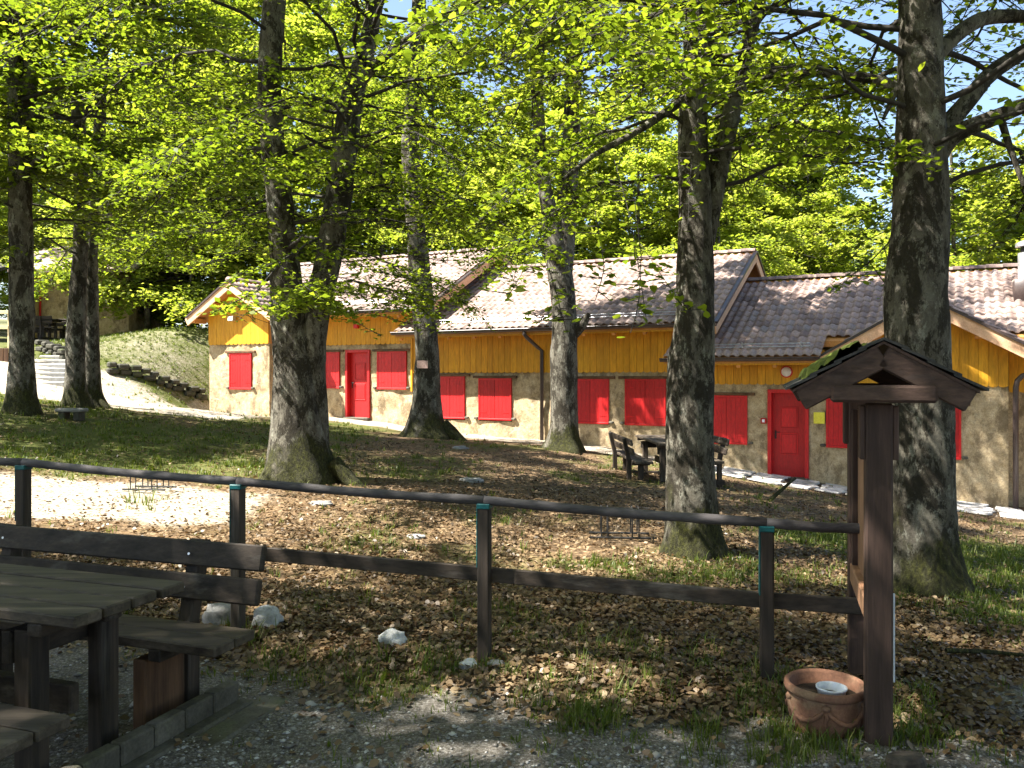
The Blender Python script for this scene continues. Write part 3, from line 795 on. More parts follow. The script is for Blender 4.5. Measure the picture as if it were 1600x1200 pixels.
# tiles: the 300 that show largest are single pieces, the rest of each roof is joined
def tile_px(tl):
    p = tl[2]; x, y = facade(p[0], p[1])
    if y < 1: return 1e9
    u = 800 + F * x / y; v = V0 - F * (p[2] - HC) / y
    vis = (1120 < u < 1380 or 1485 < u < 1600) and v < 556 and tl[1][2, 2] > 0 and p[1] < TR
    return y if vis else 1e9 + y
order = sorted(range(len(all_tiles)), key=lambda i: tile_px(all_tiles[i]))
single = set(order[:295])
rest = {}
for i, (ri, R, p) in enumerate(all_tiles):
    if i in single:
        o = link('tile', tile_me, roofs[ri])
        o.matrix_local = Matrix(((R[0, 0], R[0, 1], R[0, 2], p[0]), (R[1, 0], R[1, 1], R[1, 2], p[1]), (R[2, 0], R[2, 1], R[2, 2], p[2]), (0, 0, 0, 1)))
    else: rest.setdefault(ri, []).append((R, p))
for ri, L in rest.items():
    V = np.concatenate([TV @ R.T + p for R, p in L]); n = len(TV)
    Fa = np.concatenate([TF + n * i for i in range(len(L))])
    tag(link('far_tiles', big_mesh('far_tiles', V, Fa, np.repeat(rng.random(len(L)), n), True, 'tile'), roofs[ri]), kind='stuff')
# downpipes, lamps, flue
x = s_of(846, -.12); xt = s_of(819, -.78)
dp = MB(); dp.sm = True
dp.tube([(xt, -.78, 2.86), (xt, -.78, 2.76), (xt + .05, -.74, 2.68), (x - .08, -.16, 2.42), (x, -.1, 2.34), (x, -.1, -.2)], .05, 10)
dp.build('downpipe', 'gutter_metal', lodge)
x = s_of(1587, -.1)
dp = MB(); dp.sm = True
dp.tube([(x + .9, -.1, 1.95), (x + .35, -.1, 1.75), (x + .12, -.1, 1.66), (x + .03, -.1, 1.56), (x, -.1, 1.42), (x, -.1, -1.3)], .055, 10)
dp.build('downpipe', 'gutter_metal', lodge)
lx, lz = s_of(1229, -.05), z_of(1229, 581, -.05)
lm = MB(); lm.tube([(lx, .0, lz), (lx, -.07, lz)], .14, 20)
lamp = lm.build('wall_lamp', 'red_paint', lodge)
gl = MB(); gl.sm = True; gl.tube([(lx, -.06, lz), (lx, -.10, lz), (lx, -.135, lz), (lx, -.15, lz)], [.115, .11, .075, .02], 20); gl.build('lamp_glass', 'lamp_glass', lamp)
lx, lz = s_of(365, -1.1), z_of(365, 498, -1.1)
lm = MB().box((lx, -1.18, lz), (.24, .12, .16), .01); lm.box((lx, -1.08, lz + .02), (.05, .14, .05))
lamp = lm.build('floodlight', 'zinc', lodge)
MB().box((lx, -1.245, lz), (.2, .012, .12)).build('lamp_glass', 'lamp_glass', lamp)
lx, lz = s_of(558, -.05), z_of(558, 509, -.05)
MB().box((lx, -.09, lz), (.16, .1, .16), .01).build('alarm_siren', 'red_paint', lodge)
# flue
fs_, ft = 12.25, 1.9; zb = main_z(ft, 2.12)
fl = MB(); fl.sm = True
fl.box((fs_, ft, zb + .12), (.62, .62, .5), .02)
flue = fl.build('chimney', 'gutter_metal', lodge)
f2 = MB(); f2.tube([(fs_, ft, zb + .3), (fs_, ft, zb + .98)], .22, 20); f2.build('flue_pipe', 'zinc', flue)
f3 = MB(); f3.tube([(fs_, ft, zb + .96), (fs_, ft, zb + 1.14)], .17, 20); f3.build('flue_vent', 'black_metal', flue)
f4 = MB(); f4.tube([(fs_, ft, zb + 1.12), (fs_, ft, zb + 1.2), (fs_, ft, zb + 1.25)], [.27, .27, .16], 20); f4.build('flue_cap', 'zinc', flue)

# flagstone path in front of the lodge
path_me = MB(); 
xs = np.arange(5.2, 13.0, .5); 
A = [(*facade(q, -1.7), 0) for q in xs]; B = [(*facade(q, -.02), 0) for q in xs]
vs = []
for a, b in zip(A, B):
    for k in range(4):
        px_ = a[0] + (b[0] - a[0]) * k / 3; py_ = a[1] + (b[1] - a[1]) * k / 3
        vs.append((px_, py_, gs(px_, py_) + .012))
path_me.add(vs, [(i * 4 + k, (i + 1) * 4 + k, (i + 1) * 4 + k + 1, i * 4 + k + 1) for i in range(len(xs) - 1) for k in range(3)])
path = path_me.build('path', 'soil'); tag(path, kind='structure')
rr = random.Random(4)
q = 5.3
while q < 12.8:
    wd = rr.uniform(.5, .85); t = -1.65
    while t < -.15:
        dp_ = rr.uniform(.38, .7)
        cx_, cy_ = facade(q + wd / 2 + rr.uniform(-.05, .05), t + dp_ / 2)
        pts = []
        for k in range(7):
            a = 2 * math.pi * k / 7 + rr.uniform(-.25, .25)
            ex = math.copysign(abs(math.cos(a)) ** .55, math.cos(a)) * wd / 2 * rr.uniform(.85, .99); ey = math.copysign(abs(math.sin(a)) ** .55, math.sin(a)) * dp_ / 2 * rr.uniform(.85, .99)
            px_, py_ = cx_ + ex * DX + ey * BX, cy_ + ex * DY + ey * BY
            pts.append((px_, py_, gs(px_, py_) - .03))
        MB().prism(pts, (rr.uniform(-.01, .01), 0, .065 + rr.uniform(0, .02))).build('flagstone', 'flagstone', path)
        t += dp_
    q += wd

# ------------------------------------------------------------------ trees
def resample(P, R, step):
    P = np.asarray(P, float); R = np.asarray(R, float)
    d = np.concatenate([[0], np.cumsum(np.linalg.norm(np.diff(P, axis=0), axis=1))])
    n = max(3, int(d[-1] / step)); t = np.linspace(0, d[-1], n)
    # smooth (Catmull-like) by interpolating then light averaging
    Q = np.stack([np.interp(t, d, P[:, i]) for i in range(3)], 1); r = np.interp(t, d, R)
    for _ in range(3):
        Q[1:-1] = (Q[:-2] + 2 * Q[1:-1] + Q[2:]) / 4; r[1:-1] = (r[:-2] + 2 * r[1:-1] + r[2:]) / 4
    return Q, r

def bark_tube(Q, r, sides, seed, lump=.09, flare=0.0, base_z=0.0, roots=5):
    n = len(Q); a = np.arange(sides) * 2 * math.pi / sides
    T = np.gradient(Q, axis=0); T /= np.linalg.norm(T, axis=1)[:, None] + 1e-9
    V = np.zeros((n, sides, 3)); s = np.array([1.0, 0, 0])
    if abs(T[0] @ s) > .8: s = np.array([0, 1.0, 0])
    for i in range(n):
        s = s - T[i] * (s @ T[i]); s /= np.linalg.norm(s); t = np.cross(T[i], s)
        V[i] = np.cos(a)[:, None] * s + np.sin(a)[:, None] * t
    L = np.concatenate([[0], np.cumsum(np.linalg.norm(np.diff(Q, axis=0), axis=1))])
    A, Lg = np.meshgrid(a, L)
    rm = np.mean(r)
    # periodic lumps: noise sampled on a circle
    lm = (fbm(np.cos(A) * 1.3 + 5 + Lg * .35, np.sin(A) * 1.3 + Lg * 1.1 / max(rm * 4, .5) + seed * 7, seed, 4) - .5) * 2
    fine = (fbm(np.cos(A) * 4 + 9, np.sin(A) * 4 + Lg * 5 + seed * 3, seed + 3, 3) - .5) * 2
    k = 1 + lump * 1.6 * lm + lump * .45 * fine
    if flare:
        h = Q[:, 2] - base_z
        fl = np.exp(-np.clip(h, 0, None) / .26)[:, None]
        lobes = .55 + .45 * np.cos(roots * A + seed) + .4 * np.cos((roots - 2) * A + seed * 2.3)
        k = k + flare * fl * (.45 + np.clip(lobes, 0, 2) * .55)
    V = Q[:, None] + V * (r[:, None] * k)[..., None]
    ix = np.arange(n * sides).reshape(n, sides)
    Fq = np.stack([ix[:-1], np.roll(ix[:-1], -1, 1), np.roll(ix[1:], -1, 1), ix[1:]], -1).reshape(-1, 4)
    return V.reshape(-1, 3), Fq

def many_tubes(P0_, P1_, r0, r1, sides=4, mid=None):
    """straight or bent thin twigs from arrays of end points"""
    n = len(P0_)
    pts = [P0_, P1_] if mid is None else [P0_, mid, P1_]
    rr_ = [r0, r1] if mid is None else [r0, (r0 + r1) / 2, r1]
    d = P1_ - P0_; d /= np.linalg.norm(d, axis=1)[:, None] + 1e-9
    ref = np.where(np.abs(d[:, 2:3]) < .9, np.array([[0, 0, 1.0]]), np.array([[1.0, 0, 0]]))
    s = np.cross(d, ref); s /= np.linalg.norm(s, axis=1)[:, None]; t = np.cross(d, s)
    a = np.arange(sides) * 2 * math.pi / sides
    rings = []
    for p, r in zip(pts, rr_):
        rings.append(p[:, None] + (np.cos(a)[None, :, None] * s[:, None] + np.sin(a)[None, :, None] * t[:, None]) * np.asarray(r).reshape(-1, 1, 1))
    V = np.stack(rings, 1)                      # n, k, sides, 3
    k = len(pts); ix = np.arange(n * k * sides).reshape(n, k, sides)
    Fq = np.stack([ix[:, :-1], np.roll(ix[:, :-1], -1, 2), np.roll(ix[:, 1:], -1, 2), ix[:, 1:]], -1).reshape(-1, 4)
    return V.reshape(-1, 3), Fq

def leaf_quads(C, size, rng, tilt=.4, droop=0.0, k=4):
    n = len(C)
    az = rng.uniform(0, 2 * math.pi, n)
    nrm = np.stack([rng.normal(0, tilt, n), rng.normal(0, tilt, n), np.ones(n)], 1); nrm /= np.linalg.norm(nrm, axis=1)[:, None]
    ax = np.stack([np.cos(az), np.sin(az), -droop + rng.normal(0, .15, n)], 1)
    ax -= nrm * (ax * nrm).sum(1)[:, None]; ax /= np.linalg.norm(ax, axis=1)[:, None]
    sd_ = np.cross(nrm, ax)
    L = size * rng.uniform(.65, 1.25, n)[:, None]; Wd = L * rng.uniform(.55, .75, n)[:, None]
    fold = rng.uniform(-.12, .22, n)[:, None] * L
    b = C - ax * L * .5; t = C + ax * L * .5
    r = C + sd_ * Wd * .5 + nrm * fold - ax * L * .05; l = C - sd_ * Wd * .5 + nrm * fold - ax * L * .05
    if k == 6:
        h = nrm * fold
        V = np.stack([b, C + sd_ * Wd * .44 + h * .9 - ax * L * .24, C + sd_ * Wd * .46 + h + ax * L * .12, t, C - sd_ * Wd * .46 + h + ax * L * .12, C - sd_ * Wd * .44 + h * .9 - ax * L * .24], 1).reshape(-1, 3)
        return V, np.arange(6 * n).reshape(n, 6)
    V = np.stack([b, r, t, l], 1).reshape(-1, 3)
    return V, np.arange(4 * n).reshape(n, 4)

def grow(stems, z0, z1, nb, Lmax, nsub, nl, size, seed, rise=.35, droop=.5, az_bias=None, low=1.0, spread=.05, prune=(), k=4, twiggy=False, tilt=.45):
    """layered beech sprays: limbs from the stems, flat fans of twigs, leaves along the twigs"""
    rng = np.random.default_rng(seed)
    BP = []; BF = []; off = 0; leaves = []; tw0 = []; tw1 = []; twr = []
    for b in range(nb):
        q = (b + rng.random()) / nb
        h = z0 + (z1 - z0) * q
        st = stems[rng.integers(len(stems))]
        if h > st[-1, 2] or h < st[0, 2]: st = stems[0]
        p0 = np.array([np.interp(h, st[:, 2], st[:, i]) for i in range(3)])
        az = b * 2.39996 + rng.normal(0, .35)
        if az_bias is not None and rng.random() < az_bias[1]: az = az_bias[0] + rng.normal(0, .7)
        L = Lmax * rng.uniform(.6, 1.1) * (low + (1 - low) * min(1, q / .25)) * (1 - .55 * max(0, q - .45) / .55)
        dirv = np.array([math.cos(az), math.sin(az), 0]); sidev = np.array([-math.sin(az), math.cos(az), 0])
        rs = rise * rng.uniform(.3, 1.3) + .25 * q; dr = droop * rng.uniform(.6, 1.3)
        wob = rng.normal(0, .18)
        tt = np.linspace(0, 1, 9)
        pth = p0 + dirv * (L * tt)[:, None] + np.array([0, 0, 1.0]) * (L * (rs * tt - dr * tt ** 2.2 * .8))[:, None] + sidev * (L * wob * np.sin(tt * 2.6))[:, None]
        pth[1:-1] += rng.normal(0, .03 * L ** .5, (7, 3))
        if any((pth[k] > np.array(p[0])).all() and (pth[k] < np.array(p[1])).all() for p in prune for k in (4, 6, 8)): continue
        r0 = .008 + .0065 * L
        V, Fq = bark_tube(pth, np.linspace(r0, .006, 9), 6, seed + b, .08)
        BP.append(V); BF.append(Fq + off); off += len(V)
        m = nsub
        tp = rng.uniform(.18, 1.0, m) ** .8
        base = np.stack([np.interp(tp, tt, pth[:, i]) for i in range(3)], 1)
        sg = np.where(np.arange(m) % 2 == 0, 1, -1)
        ang = sg * rng.uniform(.45, 1.15, m)
        l = L * (.16 + .30 * (1 - tp)) * rng.uniform(.6, 1.25, m) + .25
        slope = rs - dr * 1.76 * tp ** 1.2
        dv = np.cos(ang)[:, None] * dirv + np.sin(ang)[:, None] * sidev + np.array([0, 0, 1.0]) * (slope * .7 + rng.normal(-.05, .12, m))[:, None]
        dv /= np.linalg.norm(dv, axis=1)[:, None]
        end = base + dv * l[:, None] + np.array([0, 0, -.08]) * l[:, None]
        tw0.append(base); tw1.append(end); twr.append(np.full(m, .004 + .002 * L ** .5))
        cnt = nl
        u = rng.uniform(.05, 1.05, (m, cnt))
        latv = np.stack([-dv[:, 1], dv[:, 0], np.zeros(m)], 1); latv /= np.linalg.norm(latv, axis=1)[:, None] + 1e-9
        lat = rng.normal(0, 1, (m, cnt)) * (.05 + .17 * l)[:, None] * (1.1 - u * .6)
        C = base[:, None] + (end - base)[:, None] * u[..., None] + latv[:, None] * lat[..., None]
        C[..., 2] += rng.normal(0, spread, (m, cnt)) - np.abs(lat) * .15
        leaves.append(C.reshape(-1, 3))
        if twiggy:
            ax_pt = base[:, None] + (end - base)[:, None] * np.clip(u - .12, 0, 1)[..., None]
            sel = rng.random((m, cnt)) < .4
            tw0.append(ax_pt[sel]); tw1.append(C[sel]); twr.append(np.full(int(sel.sum()), .0022))
    tw0, tw1, twr = np.concatenate(tw0), np.concatenate(tw1), np.concatenate(twr)
    kt = np.ones(len(tw0), bool)
    for p in prune: kt &= ~((tw1 > np.array(p[0])).all(1) & (tw1 < np.array(p[1])).all(1))
    V, Fq = many_tubes(tw0[kt], tw1[kt], twr[kt], twr[kt] * .4, 3)
    BP.append(V); BF.append(Fq + off)
    C = np.concatenate(leaves)
    for p in prune: C = C[~((C > np.array(p[0])).all(1) & (C < np.array(p[1])).all(1))]
    LV, LF = leaf_quads(C, size, rng, tilt, k=k)
    # clumps of lighter and darker leaves plus single variation
    rv = np.clip(.5 + .5 * (fbm(C[:, 0] * .7 + C[:, 2] * .9, C[:, 1] * .7, seed + 77, 2) - .5) + rng.normal(0, .24, len(C)), 0, 1)
    return np.concatenate(BP), np.concatenate(BF), LV, LF, np.repeat(rv, k)

def extend(P, R, ztop, rtop, lean=(0, 0)):
    P = [np.asarray(p, float) for p in P]; R = list(R)
    p = P[-1]; d = (P[-1] - P[-2]); d = d / np.linalg.norm(d); d[2] = max(d[2], .85); k = 0
    while P[-1][2] < ztop:
        d = d * .8 + np.array([lean[0], lean[1], 1.0]) * .2; d /= np.linalg.norm(d)
        P.append(P[-1] + d * 1.2); R.append(max(rtop, R[-1] * .93)); k += 1
    return P, R

def near_tree(name, label, Y, stems_px, limbs_px, crown, ztop=16, flare=.9, sides=28, base_sink=.15, sprays=(), roots=5, group=None, seed=1):
    """stems_px: lists of (u, v, width px[, depth offset]); first stem starts at the ground"""
    u0, v0, _ = stems_px[0][0][:3]
    base = np.array([(u0 - 800) / F * Y, Y, 0.0]); base[2] = g(base[0], base[1])
    root = thing(name, label, 'tree', base, 0, group)
    VV = []; FF = []; off = 0; lines = []
    for k, st in enumerate(stems_px):
        P = []; R = []
        for q in st:
            y = Y + (q[3] if len(q) > 3 else 0)
            P.append(W(q[0], q[1], y)); R.append(q[2] / 2 * y / F)
        if k == 0:
            P[0][2] = base[2] - base_sink
        P, R = extend(P, R, ztop, .05)
        Q, r = resample(P, R, .11 if k == 0 else .14)
        V, Fq = bark_tube(Q - base, r, sides, seed + k * 3, .085, flare if k == 0 else 0, 0.0, roots)
        VV.append(V); FF.append(Fq + off); off += len(V)
        lines.append(Q - base)
    tr = link('trunk', big_mesh('trunk', np.concatenate(VV), np.concatenate(FF), None, True, 'bark'), root)
    for k, st in enumerate(limbs_px):
        P = [W(q[0], q[1], Y + (q[3] if len(q) > 3 else 0)) - base for q in st]; R = [q[2] / 2 * Y / F for q in st]
        isroot = st[0][1] > 600
        Q, r = resample(P, R, .08)
        if isroot:
            n_ = len(Q); tt = np.linspace(0, 1, n_)
            gz_ = g(Q[:, 0] + base[0], Q[:, 1] + base[1]) - base[2]
            Q[:, 2] = np.minimum(Q[:, 2] * (1 - tt) + tt * gz_, gz_ + .28 * (1 - tt) ** 1.5) - tt ** 2 * r * 1.3
        V, Fq = bark_tube(Q, r, 14, seed + 40 + k, .09)
        link('root' if isroot else 'limb', big_mesh('limb', V, Fq, None, True, 'bark'), root)
    c = dict(crown); c['seed'] = seed
    z0, z1 = c.pop('z0'), c.pop('z1')
    c['prune'] = [(np.array(p[0]) - base, np.array(p[1]) - base) for p in c.pop('prune', ())]
    BV, BF, LV, LF, rv = grow(lines, z0, z1, **c)
    if sprays:
        rng = np.random.default_rng(seed + 900)
        ex = []; e0 = []; e1 = []
        for (pts, ysp, nleaf, wdt, lsz) in sprays:
            P = [W(u, v, y) - base for (u, v), y in zip(pts, np.linspace(ysp[0], ysp[1], len(pts)))]
            P = np.array(P); d = np.concatenate([[0], np.cumsum(np.linalg.norm(np.diff(P, axis=0), axis=1))])
            tt = np.linspace(0, d[-1], 8); Q = np.stack([np.interp(tt, d, P[:, i]) for i in range(3)], 1)
            e0.append(Q[:-1]); e1.append(Q[1:])
            t = rng.uniform(.12, 1, nleaf) * d[-1]
            C = np.stack([np.interp(t, d, P[:, i]) for i in range(3)], 1) + rng.normal(0, 1, (nleaf, 3)) * np.array([wdt, wdt, wdt * .4])
            ex.append((C, lsz))
            bs = np.stack([np.interp(t[::2], d, P[:, i]) for i in range(3)], 1)
            e0.append(bs); e1.append(C[::2])
        e0 = np.concatenate(e0); e1 = np.concatenate(e1)
        V, Fq = many_tubes(e0, e1, np.full(len(e0), .004), np.full(len(e0), .003), 4)
        BF = np.concatenate([BF, Fq + len(BV)]); BV = np.concatenate([BV, V])
        for C, lsz in ex:
            V, Fq = leaf_quads(C, lsz, rng, .35, .35, LF.shape[1])
            LF = np.concatenate([LF, Fq + len(LV)]); LV = np.concatenate([LV, V]); rv = np.concatenate([rv, np.repeat(np.clip(rng.normal(.5, .25, len(C)), 0, 1), LF.shape[1])])
    link('branches', big_mesh('branches', BV, BF, None, True, 'twig'), root)
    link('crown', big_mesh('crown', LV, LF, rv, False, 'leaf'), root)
    return root

near_tree('beech_tree', 'twin-stemmed beech, two dark trunks forking from one broad mossy base', 11.9,
    [[(466, 760, 100), (466, 720, 92), (464, 650, 74), (462, 580, 66), (456, 520, 60), (450, 480, 52), (446, 420, 46), (438, 330, 42), (428, 240, 38), (420, 150, 36), (424, 60, 35), (430, 0, 34)],
     [(492, 700, 44, .1), (486, 620, 48, .1), (484, 540, 50, .1), (496, 480, 44, .1), (508, 430, 42, .15), (522, 350, 42, .2), (534, 270, 40, .2), (542, 200, 38, .25), (553, 140, 34, .3), (572, 80, 28, .4), (585, 20, 24, .5)]],
    [[(560, 130, 22, .3), (590, 95, 16, .2), (640, 60, 13, 0), (700, 20, 9, -.2)], [(520, 700, 26, -.1), (545, 735, 24, -.15), (575, 752, 12, -.3)]],
    dict(z0=2.3, z1=12, nb=80, Lmax=4.2, nsub=16, nl=46, size=.088, rise=.22, droop=.5, low=.7, prune=[((-6.8, 7, -1), (-3.3, 17, 3.45)), ((-3.3, 7, -1), (2.0, 17, 2.3))], twiggy=True), 15, seed=11, flare=.45,
    sprays=[([(500, 470), (570, 488), (620, 500), (690, 520)], (11.7, 10.7), 80, .08, .085), ([(500, 470), (550, 500), (595, 525)], (11.7, 10.8), 50, .07, .085), ([(470, 470), (420, 480), (370, 495)], (11.9, 11.5), 70, .12, .08),
            ([(480, 420), (560, 440), (650, 470)], (11.9, 11), 120, .14, .085), ([(500, 380), (600, 390), (700, 410)], (11.9, 10.8), 130, .15, .085),
            ([(440, 330), (520, 335), (610, 350), (700, 375)], (11.9, 10.6), 260, .17, .08), ([(520, 400), (590, 425), (660, 440), (720, 470)], (12, 11.2), 220, .15, .08), ([(450, 380), (400, 385), (350, 400), (300, 420)], (11.9, 11.3), 200, .15, .08),
            ([(450, 420), (500, 450), (560, 460), (610, 480)], (11.8, 10.9), 200, .14, .08), ([(440, 350), (380, 350), (310, 365)], (11.9, 11.0), 220, .16, .08), ([(530, 300), (620, 300), (720, 330)], (12, 11), 260, .18, .08), ([(450, 455), (480, 470), (520, 478)], (11.5, 11.1), 110, .12, .08)])
near_tree('beech_tree', 'straight beech with a pinkish plaque nailed to its trunk', 20.8,
    [[(666, 690, 58), (665, 660, 52), (667, 620, 43), (668, 560, 38), (664, 500, 36), (656, 430, 33), (650, 360, 30), (645, 300, 29), (640, 220, 27), (648, 140, 25), (652, 60, 23), (655, 0, 22)]],
    [[(690, 655, 30), (712, 672, 24, -.1), (735, 684, 10, -.2)]],
    dict(z0=10.8, z1=16, nb=22, Lmax=3.4, nsub=15, nl=46, size=.125, rise=.3, droop=.5, low=.6, az_bias=(-1.75, .85)), 19, seed=23, flare=.75)
near_tree('beech_tree', 'pale lichen-spotted beech beside the swan-necked downpipe, forking above the eaves', 19.7,
    [[(880, 710, 50), (881, 680, 46), (882, 630, 44), (881, 570, 42), (882, 510, 40), (878, 450, 38), (872, 410, 36), (862, 350, 26), (848, 280, 22), (842, 200, 20), (838, 120, 19), (834, 40, 18)],
     [(876, 430, 34, .05), (884, 360, 32, .1), (888, 280, 30, .15), (893, 200, 27, .2), (898, 120, 24, .2), (892, 40, 22, .2)]],
    [[(895, 520, 22), (912, 505, 18, -.1), (920, 490, 6, -.2)]],
    dict(z0=8.2, z1=15, nb=58, Lmax=5.2, nsub=16, nl=44, size=.125, rise=.3, droop=.5, low=.6, az_bias=(-1.4, .95)), 19, seed=37, flare=.7)
near_tree('beech_tree', 'gnarled grey beech standing between the bicycle rack and the far picnic table', 8.45,
    [[(1084, 885, 90), (1083, 850, 84), (1081, 800, 78), (1080, 720, 76), (1078, 640, 74), (1076, 580, 76), (1086, 520, 64), (1085, 450, 58), (1087, 400, 56), (1086, 350, 54), (1084, 290, 48), (1083, 220, 45), (1084, 140, 42), (1088, 60, 38), (1090, 0, 36)],
     [(1100, 380, 34, .05), (1110, 320, 34, .08), (1125, 250, 32, .1), (1142, 180, 28, .15), (1156, 120, 24, .2), (1170, 60, 20, .3), (1190, 0, 16, .4)]],
    [[(1060, 160, 16, -.1), (1020, 190, 12, -.3), (980, 215, 10, -.5), (930, 240, 8, -.8), (880, 280, 5, -1.1)],
     [(1130, 95, 18, .1), (1100, 70, 12, 0), (1070, 55, 9, -.2), (1000, 30, 7, -.6)], [(1160, 120, 14, .2), (1210, 110, 12, .1), (1260, 120, 9, 0)]],
    dict(z0=3.6, z1=12, nb=56, Lmax=3.6, nsub=14, nl=34, size=.08, rise=.3, droop=.55, low=.7, k=6, twiggy=True, prune=[((-3, 2, -1), (6, 14, 2.35))]), 14, seed=41, flare=.35, roots=6,
    sprays=[([(960, 250), (985, 340), (1000, 430), (1010, 500)], (7.0, 6.2), 46, .09, .09), ([(840, 380), (865, 440), (880, 500), (825, 490)], (6.6, 6.2), 44, .10, .09),
            ([(990, 300), (1002, 400), (998, 480), (985, 520)], (6.5, 6.0), 34, .08, .09), ([(1000, 380), (1040, 440), (1075, 490)], (7, 6.4), 40, .07, .09),
            ([(860, 330), (820, 420), (790, 470)], (6.8, 6.3), 30, .09, .09), ([(930, 330), (945, 420), (930, 470)], (6.6, 6.2), 34, .08, .09),
            ([(1100, 60), (1090, 200), (1080, 260), (1075, 350)], (8, 7.6), 60, .10, .09)])
near_tree('beech_tree', 'stout grey beech with scarred bark behind the roofed notice board', 6.95,
    [[(1442, 950, 104), (1442, 905, 98), (1441, 850, 92), (1440, 770, 91), (1439, 690, 91), (1436, 600, 92), (1432, 520, 95), (1430, 450, 95), (1434, 400, 86), (1438, 320, 78), (1440, 250, 76), (1440, 180, 72), (1438, 100, 66), (1436, 0, 60)]],
    [[(1455, 260, 34), (1478, 215, 30, -.05), (1500, 203, 26, -.1), (1545, 188, 24, -.2), (1610, 160, 22, -.3), (1700, 130, 18, -.4)],
     [(1450, 250, 30), (1478, 195, 28, .1), (1512, 160, 28, .1), (1540, 118, 26, .15), (1600, 80, 25, .2), (1690, 40, 20, .3)],
     [(1450, 100, 28), (1475, 72, 26, .1), (1510, 40, 24, .1), (1545, 24, 22, .2), (1610, 26, 20, .2), (1700, 20, 16, .3)],
     [(1425, 160, 22), (1400, 132, 18, .1), (1350, 120, 15, .2), (1300, 116, 13, .3), (1250, 112, 11, .4), (1190, 122, 8, .5)],
     [(1250, 112, 9, .4), (1235, 130, 8, .4), (1220, 150, 4, .4)],
     [(1400, 140, 12, .05), (1392, 160, 10, 0), (1380, 186, 5, -.05)],
     [(1565, 190, 12, -.2), (1580, 240, 9, -.2), (1600, 290, 7, -.2)]],
    dict(z0=3.3, z1=12, nb=62, Lmax=4.0, nsub=15, nl=36, size=.075, rise=.35, droop=.5, low=.8, k=6, twiggy=True), 14, seed=53, flare=.55, roots=5)
near_tree('beech_tree', 'tall dark beech on the grass before the foot of the stone steps', 15.6,
    [[(34, 655, 44), (34, 630, 40), (34, 560, 35), (34, 480, 35), (33, 400, 34), (32, 300, 33), (30, 230, 32), (24, 150, 24), (18, 60, 20), (16, 0, 19)],
     [(36, 260, 26, .05), (42, 180, 24, .1), (48, 100, 21, .1), (52, 0, 19, .2)]], [],
    dict(z0=3.4, z1=11.5, nb=44, Lmax=4.6, nsub=16, nl=42, size=.115, rise=.2, droop=.5, low=.8, prune=[((-8.9, 12, -1), (-3.5, 25, 4.35)), ((-16, 10, -1), (-8.8, 25, 3.3))]), 13, seed=61, flare=.5)
near_tree('beech_tree', 'slim dark beech with a swollen burl, close beside a paler stem', 18.0,
    [[(118, 645, 36), (118, 620, 30), (118, 560, 28), (119, 500, 29), (121, 470, 27), (126, 400, 22), (128, 320, 20), (124, 220, 19), (120, 120, 18), (122, 0, 16)]], [],
    dict(z0=3.2, z1=11, nb=42, Lmax=4.2, nsub=16, nl=42, size=.115, rise=.2, droop=.45, low=.8, az_bias=(-1.5, .6), prune=[((-8.9, 12, -1), (-3.5, 25, 4.35)), ((-16, 10, -1), (-8.8, 25, 3.3))]), 12, seed=67, flare=.6)
near_tree('beech_tree', 'paler slim beech rooted right next to the burled one, facing the sunlit clearing', 18.9,
    [[(143, 638, 32), (143, 610, 26), (143, 540, 23), (142, 470, 22), (142, 400, 20), (148, 300, 18), (156, 200, 17), (160, 100, 15), (162, 0, 14)]],
    [[(150, 612, 16), (165, 628, 12, -.1), (178, 638, 5, -.2)]],
    dict(z0=3.2, z1=11, nb=42, Lmax=4.6, nsub=16, nl=42, size=.115, rise=.2, droop=.45, low=.8, az_bias=(-1.2, .6), prune=[((-8.9, 12, -1), (-3.5, 25, 4.35)), ((-16, 10, -1), (-8.8, 25, 3.3))]), 12, seed=71, flare=.6)

# ------------------------------------------------------------------ woodland behind and beside: shared meshes, one object per tree
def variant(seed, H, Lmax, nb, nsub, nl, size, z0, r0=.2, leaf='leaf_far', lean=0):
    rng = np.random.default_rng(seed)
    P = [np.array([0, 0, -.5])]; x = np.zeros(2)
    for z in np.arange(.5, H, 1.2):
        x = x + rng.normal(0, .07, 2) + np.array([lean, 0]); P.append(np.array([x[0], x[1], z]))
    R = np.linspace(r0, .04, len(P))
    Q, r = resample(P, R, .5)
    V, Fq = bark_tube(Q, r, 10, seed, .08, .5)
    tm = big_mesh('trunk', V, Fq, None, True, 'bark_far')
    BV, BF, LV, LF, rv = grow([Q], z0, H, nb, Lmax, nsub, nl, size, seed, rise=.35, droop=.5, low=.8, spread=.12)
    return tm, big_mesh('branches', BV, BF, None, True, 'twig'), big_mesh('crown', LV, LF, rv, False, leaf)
FAR = [variant(101, 17, 4.6, 60, 16, 38, .23, 3.0), variant(102, 14, 4.2, 56, 16, 38, .22, 2.0, .16), variant(103, 19, 5.0, 64, 16, 38, .24, 4.5, .24), variant(104, 9, 3.4, 48, 15, 36, .15, .8, .1)]
SHADE = [variant(105, 15, 5.0, 52, 14, 26, .14, 4.6, .25), variant(106, 14, 4.8, 52, 14, 28, .14, 5.2, .22)]
def plant(var, x, y, rz, sc_, name, label, group, dz=0):
    o = thing(name, label, 'tree', (x, y, g(x, y) + dz), rz, group); o.scale = (sc_, sc_, sc_)
    for nm, me in zip(('trunk', 'branches', 'crown'), var): link(nm, me, o)
    return o
rt = random.Random(8)
spots = []
def far_spot(u, y, k, s):
    spots.append(((u - 800) / F * y, y, k, s))
